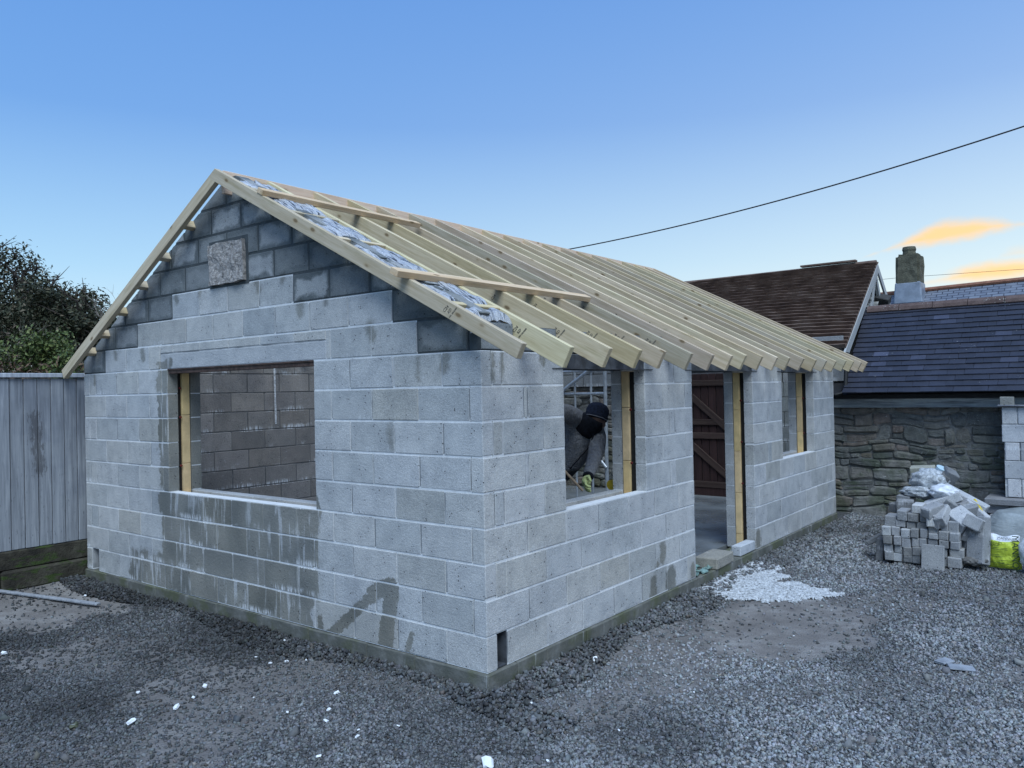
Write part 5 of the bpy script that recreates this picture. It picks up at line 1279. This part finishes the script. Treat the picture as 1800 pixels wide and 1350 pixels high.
for (a,b,s,rz,lab) in ((1690,1172,.12,.4,'flat grey broken tile piece on the right gravel'),(1660,1160,.10,1.2,'cracked slate fragments beside the flat tile piece on the right gravel')):
    q=H(a,b,2,-.1); V,F=cbox_vf(s*1.3,s*.7,.014,.003,.004); M=Euler((.04,.05,rz)).to_matrix(); o=thing_mesh('tile_fragment',[M@v for v in V],F,mat_simple('grey_tile_piece',(.25,.27,.30),.8),lab,'tile fragment'); o.location=(q.x,q.y,ground_z(q.x,q.y)+.02)
# grey sheet on the ground at the far left
V,F=cbox_vf(1.5,.05,.02,.004,.003); M=Matrix.Translation((-4.95,-.62,-.095))@Euler((0,0,R(14))).to_matrix().to_4x4(); thing_mesh('timber_batten',[M@v for v in V],F,FB,'weathered batten lying on the ground in front of the fence','batten')

# ------------------------------------------------------------------ inside: tower frame, string, tools
tw=empty('scaffold_tower_frame',(-2.7,5,0)); tag(tw,'galvanised scaffold tower frame standing inside behind the worker','scaffold frame')
def tp(px,py,y=5.0): return H(px,py,1,y)
def tubes(name,a,b,r,parent=tw): V,F=tube_vf([a,b],r,10); child(parent,name,V,F,STEEL)
for px in (1010.8,1039,1064): 
    a=tp(px,690); tubes('upright',Vector((a.x,5,.02)),Vector((a.x,5,2.12)),.0155 if px<1060 else .024)
aL=tp(985,690).x; aR=tp(1064,690).x
for py in (692,): z=tp(1030,py).z; tubes('rung',Vector((aL-.5,5.0,z)),Vector((aR,5.0,z)),.017)
for py in (652,): z=tp(1030,py).z; tubes('rung',Vector((aL-.5,5.0,z)),Vector((aR,5.0,z)),.014)
tubes('diagonal_brace',tp(975,698,4.96),tp(1040,647,4.96),.022); tubes('diagonal_brace',tp(1046,796,4.96),tp(1066,822,4.96),.018)
V,F=tube_vf([H(482,640,0,-5.05),H(485,745,0,-5.05)],.012,6); thing_mesh('hanging_tape',V,F,mat_simple('speckled_white_tape',(.55,.56,.58),.7,.3,60,.4),'white speckled tape hanging in the gable window','tape')
V,F=tube_vf([H(1076,852,0,-.42)+Vector((0,-.02,0)),H(1076,852,0,-.42)+Vector((0,.03,0))],.045,16); thing_mesh('tape_reel',V,F,mat_simple('yellow_reel',(.65,.45,.04),.5),'yellow line reel behind the inner sill beside the worker','reel')

# ------------------------------------------------------------------ the worker
FLE=Mat('grey_fleece',.95,.15); p=FLE.pos(); X,Y,Z=FLE.xyz(p); 
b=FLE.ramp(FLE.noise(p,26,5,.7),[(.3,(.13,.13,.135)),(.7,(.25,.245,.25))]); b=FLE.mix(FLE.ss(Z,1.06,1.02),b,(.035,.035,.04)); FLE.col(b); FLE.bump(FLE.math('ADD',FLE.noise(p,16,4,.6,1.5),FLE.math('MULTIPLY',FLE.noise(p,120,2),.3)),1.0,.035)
BLK=mat_simple('black_knit',(.008,.009,.013),.95,.15,40,.4,.6,.006); NAVY=mat_simple('navy_knit',(.012,.016,.03),.95,.15,60,.4,.6,.006)
GLV=mat_simple('yellow_green_glove',(.42,.46,.20),.8,.25,30,.2,.5,.005); SKIN=mat_simple('skin',(.17,.095,.07),.6,.4,20,.1,.1)
def skin(name,pts,edges,rad,mat,parent,sub=2,root=0):
    me=bpy.data.meshes.new(name); me.from_pydata([Vector(p) for p in pts],edges,[]); me.update(); o=bpy.data.objects.new(name,me); COL.objects.link(o)
    md=o.modifiers.new('s','SKIN'); sv=me.skin_vertices[0].data
    for i,r in enumerate(rad): sv[i].radius=(r,r) if not isinstance(r,tuple) else r
    for i in range(len(pts)): sv[i].use_root=(i==root)
    ss_=o.modifiers.new('u','SUBSURF'); ss_.levels=sub; ss_.render_levels=sub
    bpy.context.view_layer.update(); m2=bpy.data.meshes.new_from_object(o.evaluated_get(bpy.context.evaluated_depsgraph_get())); bpy.data.objects.remove(o); m2.polygons.foreach_set('use_smooth',[True]*len(m2.polygons)); m2.materials.clear()
    return link(name,m2,mat,parent)
def PX(px,py,x): return H(px,py,0,x)
O_=Vector((-1.0,1.9,0)); per=empty('person',O_); tag(per,'person in black beanie and grey fleece bending over the sill with a yellow-green glove','person')
pel=PX(990,868,-.98); pel=Vector((-1.0,2.08,.93)); chest=PX(1018,785,-.78); neck=PX(1036,737,-.68); head=PX(1048,736,-.62)
shL=PX(1053,768,-.62); elL=PX(1045,806,-.50); haL=PX(1033,840,-.40); shR=PX(1012,732,-.80); elR=PX(982,722,-.66); haR=PX(960,742,-.50)
hipL=pel+Vector((.0,.10,-.06)); hipR=pel+Vector((-.06,-.12,-.06)); waist=pel.lerp(chest,.42)
pts=[pel,waist,chest,neck,shL,elL,haL,shR,elR,haR,hipL,hipL+Vector((.05,.06,-.40)),hipL+Vector((-.02,.06,-.80)),hipL+Vector((.08,.12,-.86)),hipR,hipR+Vector((.06,-.04,-.40)),hipR+Vector((-.02,-.04,-.80)),hipR+Vector((.10,-.02,-.86)),head]
pts=[p-O_ for p in pts]
ed=[(0,1),(1,2),(2,3),(2,4),(4,5),(5,6),(2,7),(7,8),(8,9),(0,10),(10,11),(11,12),(12,13),(0,14),(14,15),(15,16),(16,17),(3,18)]
rad=[(.19,.15),(.205,.16),(.215,.17),.07,.095,.070,.050,.10,.075,.055,.10,.075,.05,.045,.10,.075,.05,.045,.085]
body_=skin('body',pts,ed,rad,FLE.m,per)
# head, beanie, neck warmer
hd=Vector((.35,.55,-.75)).normalized()      # looks down at the work
def lathe(name,profile,axis_,origin,mat,parent,n=20,squash=1):
    a=Vector(axis_).normalized(); t=a.orthogonal().normalized(); b2=a.cross(t); V=[];F=[]
    for (r,h) in profile:
        for k in range(n): an=2*math.pi*k/n; rw=r*(1+.02*math.sin(an*9)); V.append(Vector(origin)+a*h+(t*math.cos(an)+b2*math.sin(an)*squash)*rw)
    for i in range(len(profile)-1):
        for k in range(n): q=(k+1)%n; F.append((i*n+k,i*n+q,(i+1)*n+q,(i+1)*n+k))
    F.append(tuple(range(n-1,-1,-1))); F.append(tuple(range((len(profile)-1)*n,len(profile)*n)))
    mb=MB(); mb.add(V,F); return link(name,mb.mesh(name,True),mat,parent)
hp=head-O_; crown=Vector((.12,.34,.95)).normalized()
bm=bmesh.new(); bmesh.ops.create_uvsphere(bm,u_segments=24,v_segments=18,radius=1)
fwd=(Vector((.62,.55,-.35))-crown*Vector((.62,.55,-.35)).dot(crown)).normalized(); sd2=crown.cross(fwd)
for v in bm.verts:
    x,y,z=v.co; fx=.098;  
    r=Vector((x*.092,y*.078,z*.118))
    if x>.2: r.x+=.014*math.exp(-((z+.35)**2)*40-(y**2)*60)+(.006*math.exp(-((z+.62)**2)*60-(y**2)*20)); r.x-=.008*math.exp(-((z-.02)**2)*50-((abs(y)-.38)**2)*50)
    if abs(y)>.9: r.y*=1.10
    if z<-.5: r.x*=.9; r.y*=.86
    v.co=hp+fwd*r.x+sd2*r.y+crown*r.z
V=[v.co.copy() for v in bm.verts];F=[[v.index for v in f.verts] for f in bm.faces]; bm.free(); mb=MB(); mb.add(V,F); link('head',mb.mesh('head',True),SKIN,per)
lathe('beanie',[(.100,-.005),(.106,.0),(.107,.035),(.103,.04),(.106,.07),(.097,.105),(.07,.135),(.03,.148),(.004,.15)],crown,hp+fwd*-.004,NAVY,per)
V=[];
lathe('beanie_stripe',[(.1075,.0),(.109,.004),(.1085,.008)],crown,hp+fwd*-.004,mat_simple('grey_stripe',(.16,.16,.18),.9),per)
lathe('neck_warmer',[(.088,-.17),(.118,-.14),(.112,-.09),(.120,-.05),(.108,-.01),(.098,.012)],(Vector(hp)-(neck-O_)+Vector((0,0,.10))).normalized(),hp+Vector((-.012,-.035,.0)),BLK,per)
V,F=tube_vf([neck-O_+Vector((.10,-.03,-.03)),chest-O_+Vector((.185,-.10,.02)),waist-O_+Vector((.20,-.15,.0))],.006,5); mb=MB(); mb.add(V,F); link('zip',mb.mesh('zip'),BLK,per)
# gloved hand: palm plus five bent fingers closing on the tool handle
hL=haL-O_; dh=(PX(1025,864,-.37)-haL).normalized(); sw=Vector((-.35,.85,-.1)); sw=(sw-dh*sw.dot(dh)).normalized(); nn=dh.cross(sw)
gp=[hL-dh*.01,hL+dh*.035,hL+dh*.075]; ge=[(0,1),(1,2)]; gr=[.036,.044,.040]
for k,(o_,l_) in enumerate(((-.033,.036),(-.011,.042),(.011,.039),(.031,.031))):
    b_=len(gp); r0=hL+dh*.078+sw*o_; gp+=[r0,r0+dh*l_*.8+nn*.010,r0+dh*l_*1.25+nn*.034,r0+dh*l_*1.15+nn*.058]; ge+=[(2,b_),(b_,b_+1),(b_+1,b_+2),(b_+2,b_+3)]; gr+=[.0125,.0115,.0105,.009]
b_=len(gp); gp+=[hL+dh*.03-sw*.045+nn*.01,hL+dh*.06-sw*.065+nn*.03,hL+dh*.085-sw*.05+nn*.05]; ge+=[(1,b_),(b_,b_+1),(b_+1,b_+2)]; gr+=[.016,.0125,.010]
skin('glove',gp,ge,gr,GLV,per)
lathe('sleeve_cuff',[(.043,0),(.047,.006),(.046,.022),(.042,.028)],dh,hL-dh*.035,BLK,per)
V,F=tube_vf([PX(985,820,-.42),PX(1024,862,-.36)],.011,8); thing_mesh('tool_handle',V,F,mat_simple('pale_handle_wood',(.30,.22,.15),.7),'thin wooden tool handle held in the gloved hand','tool handle')
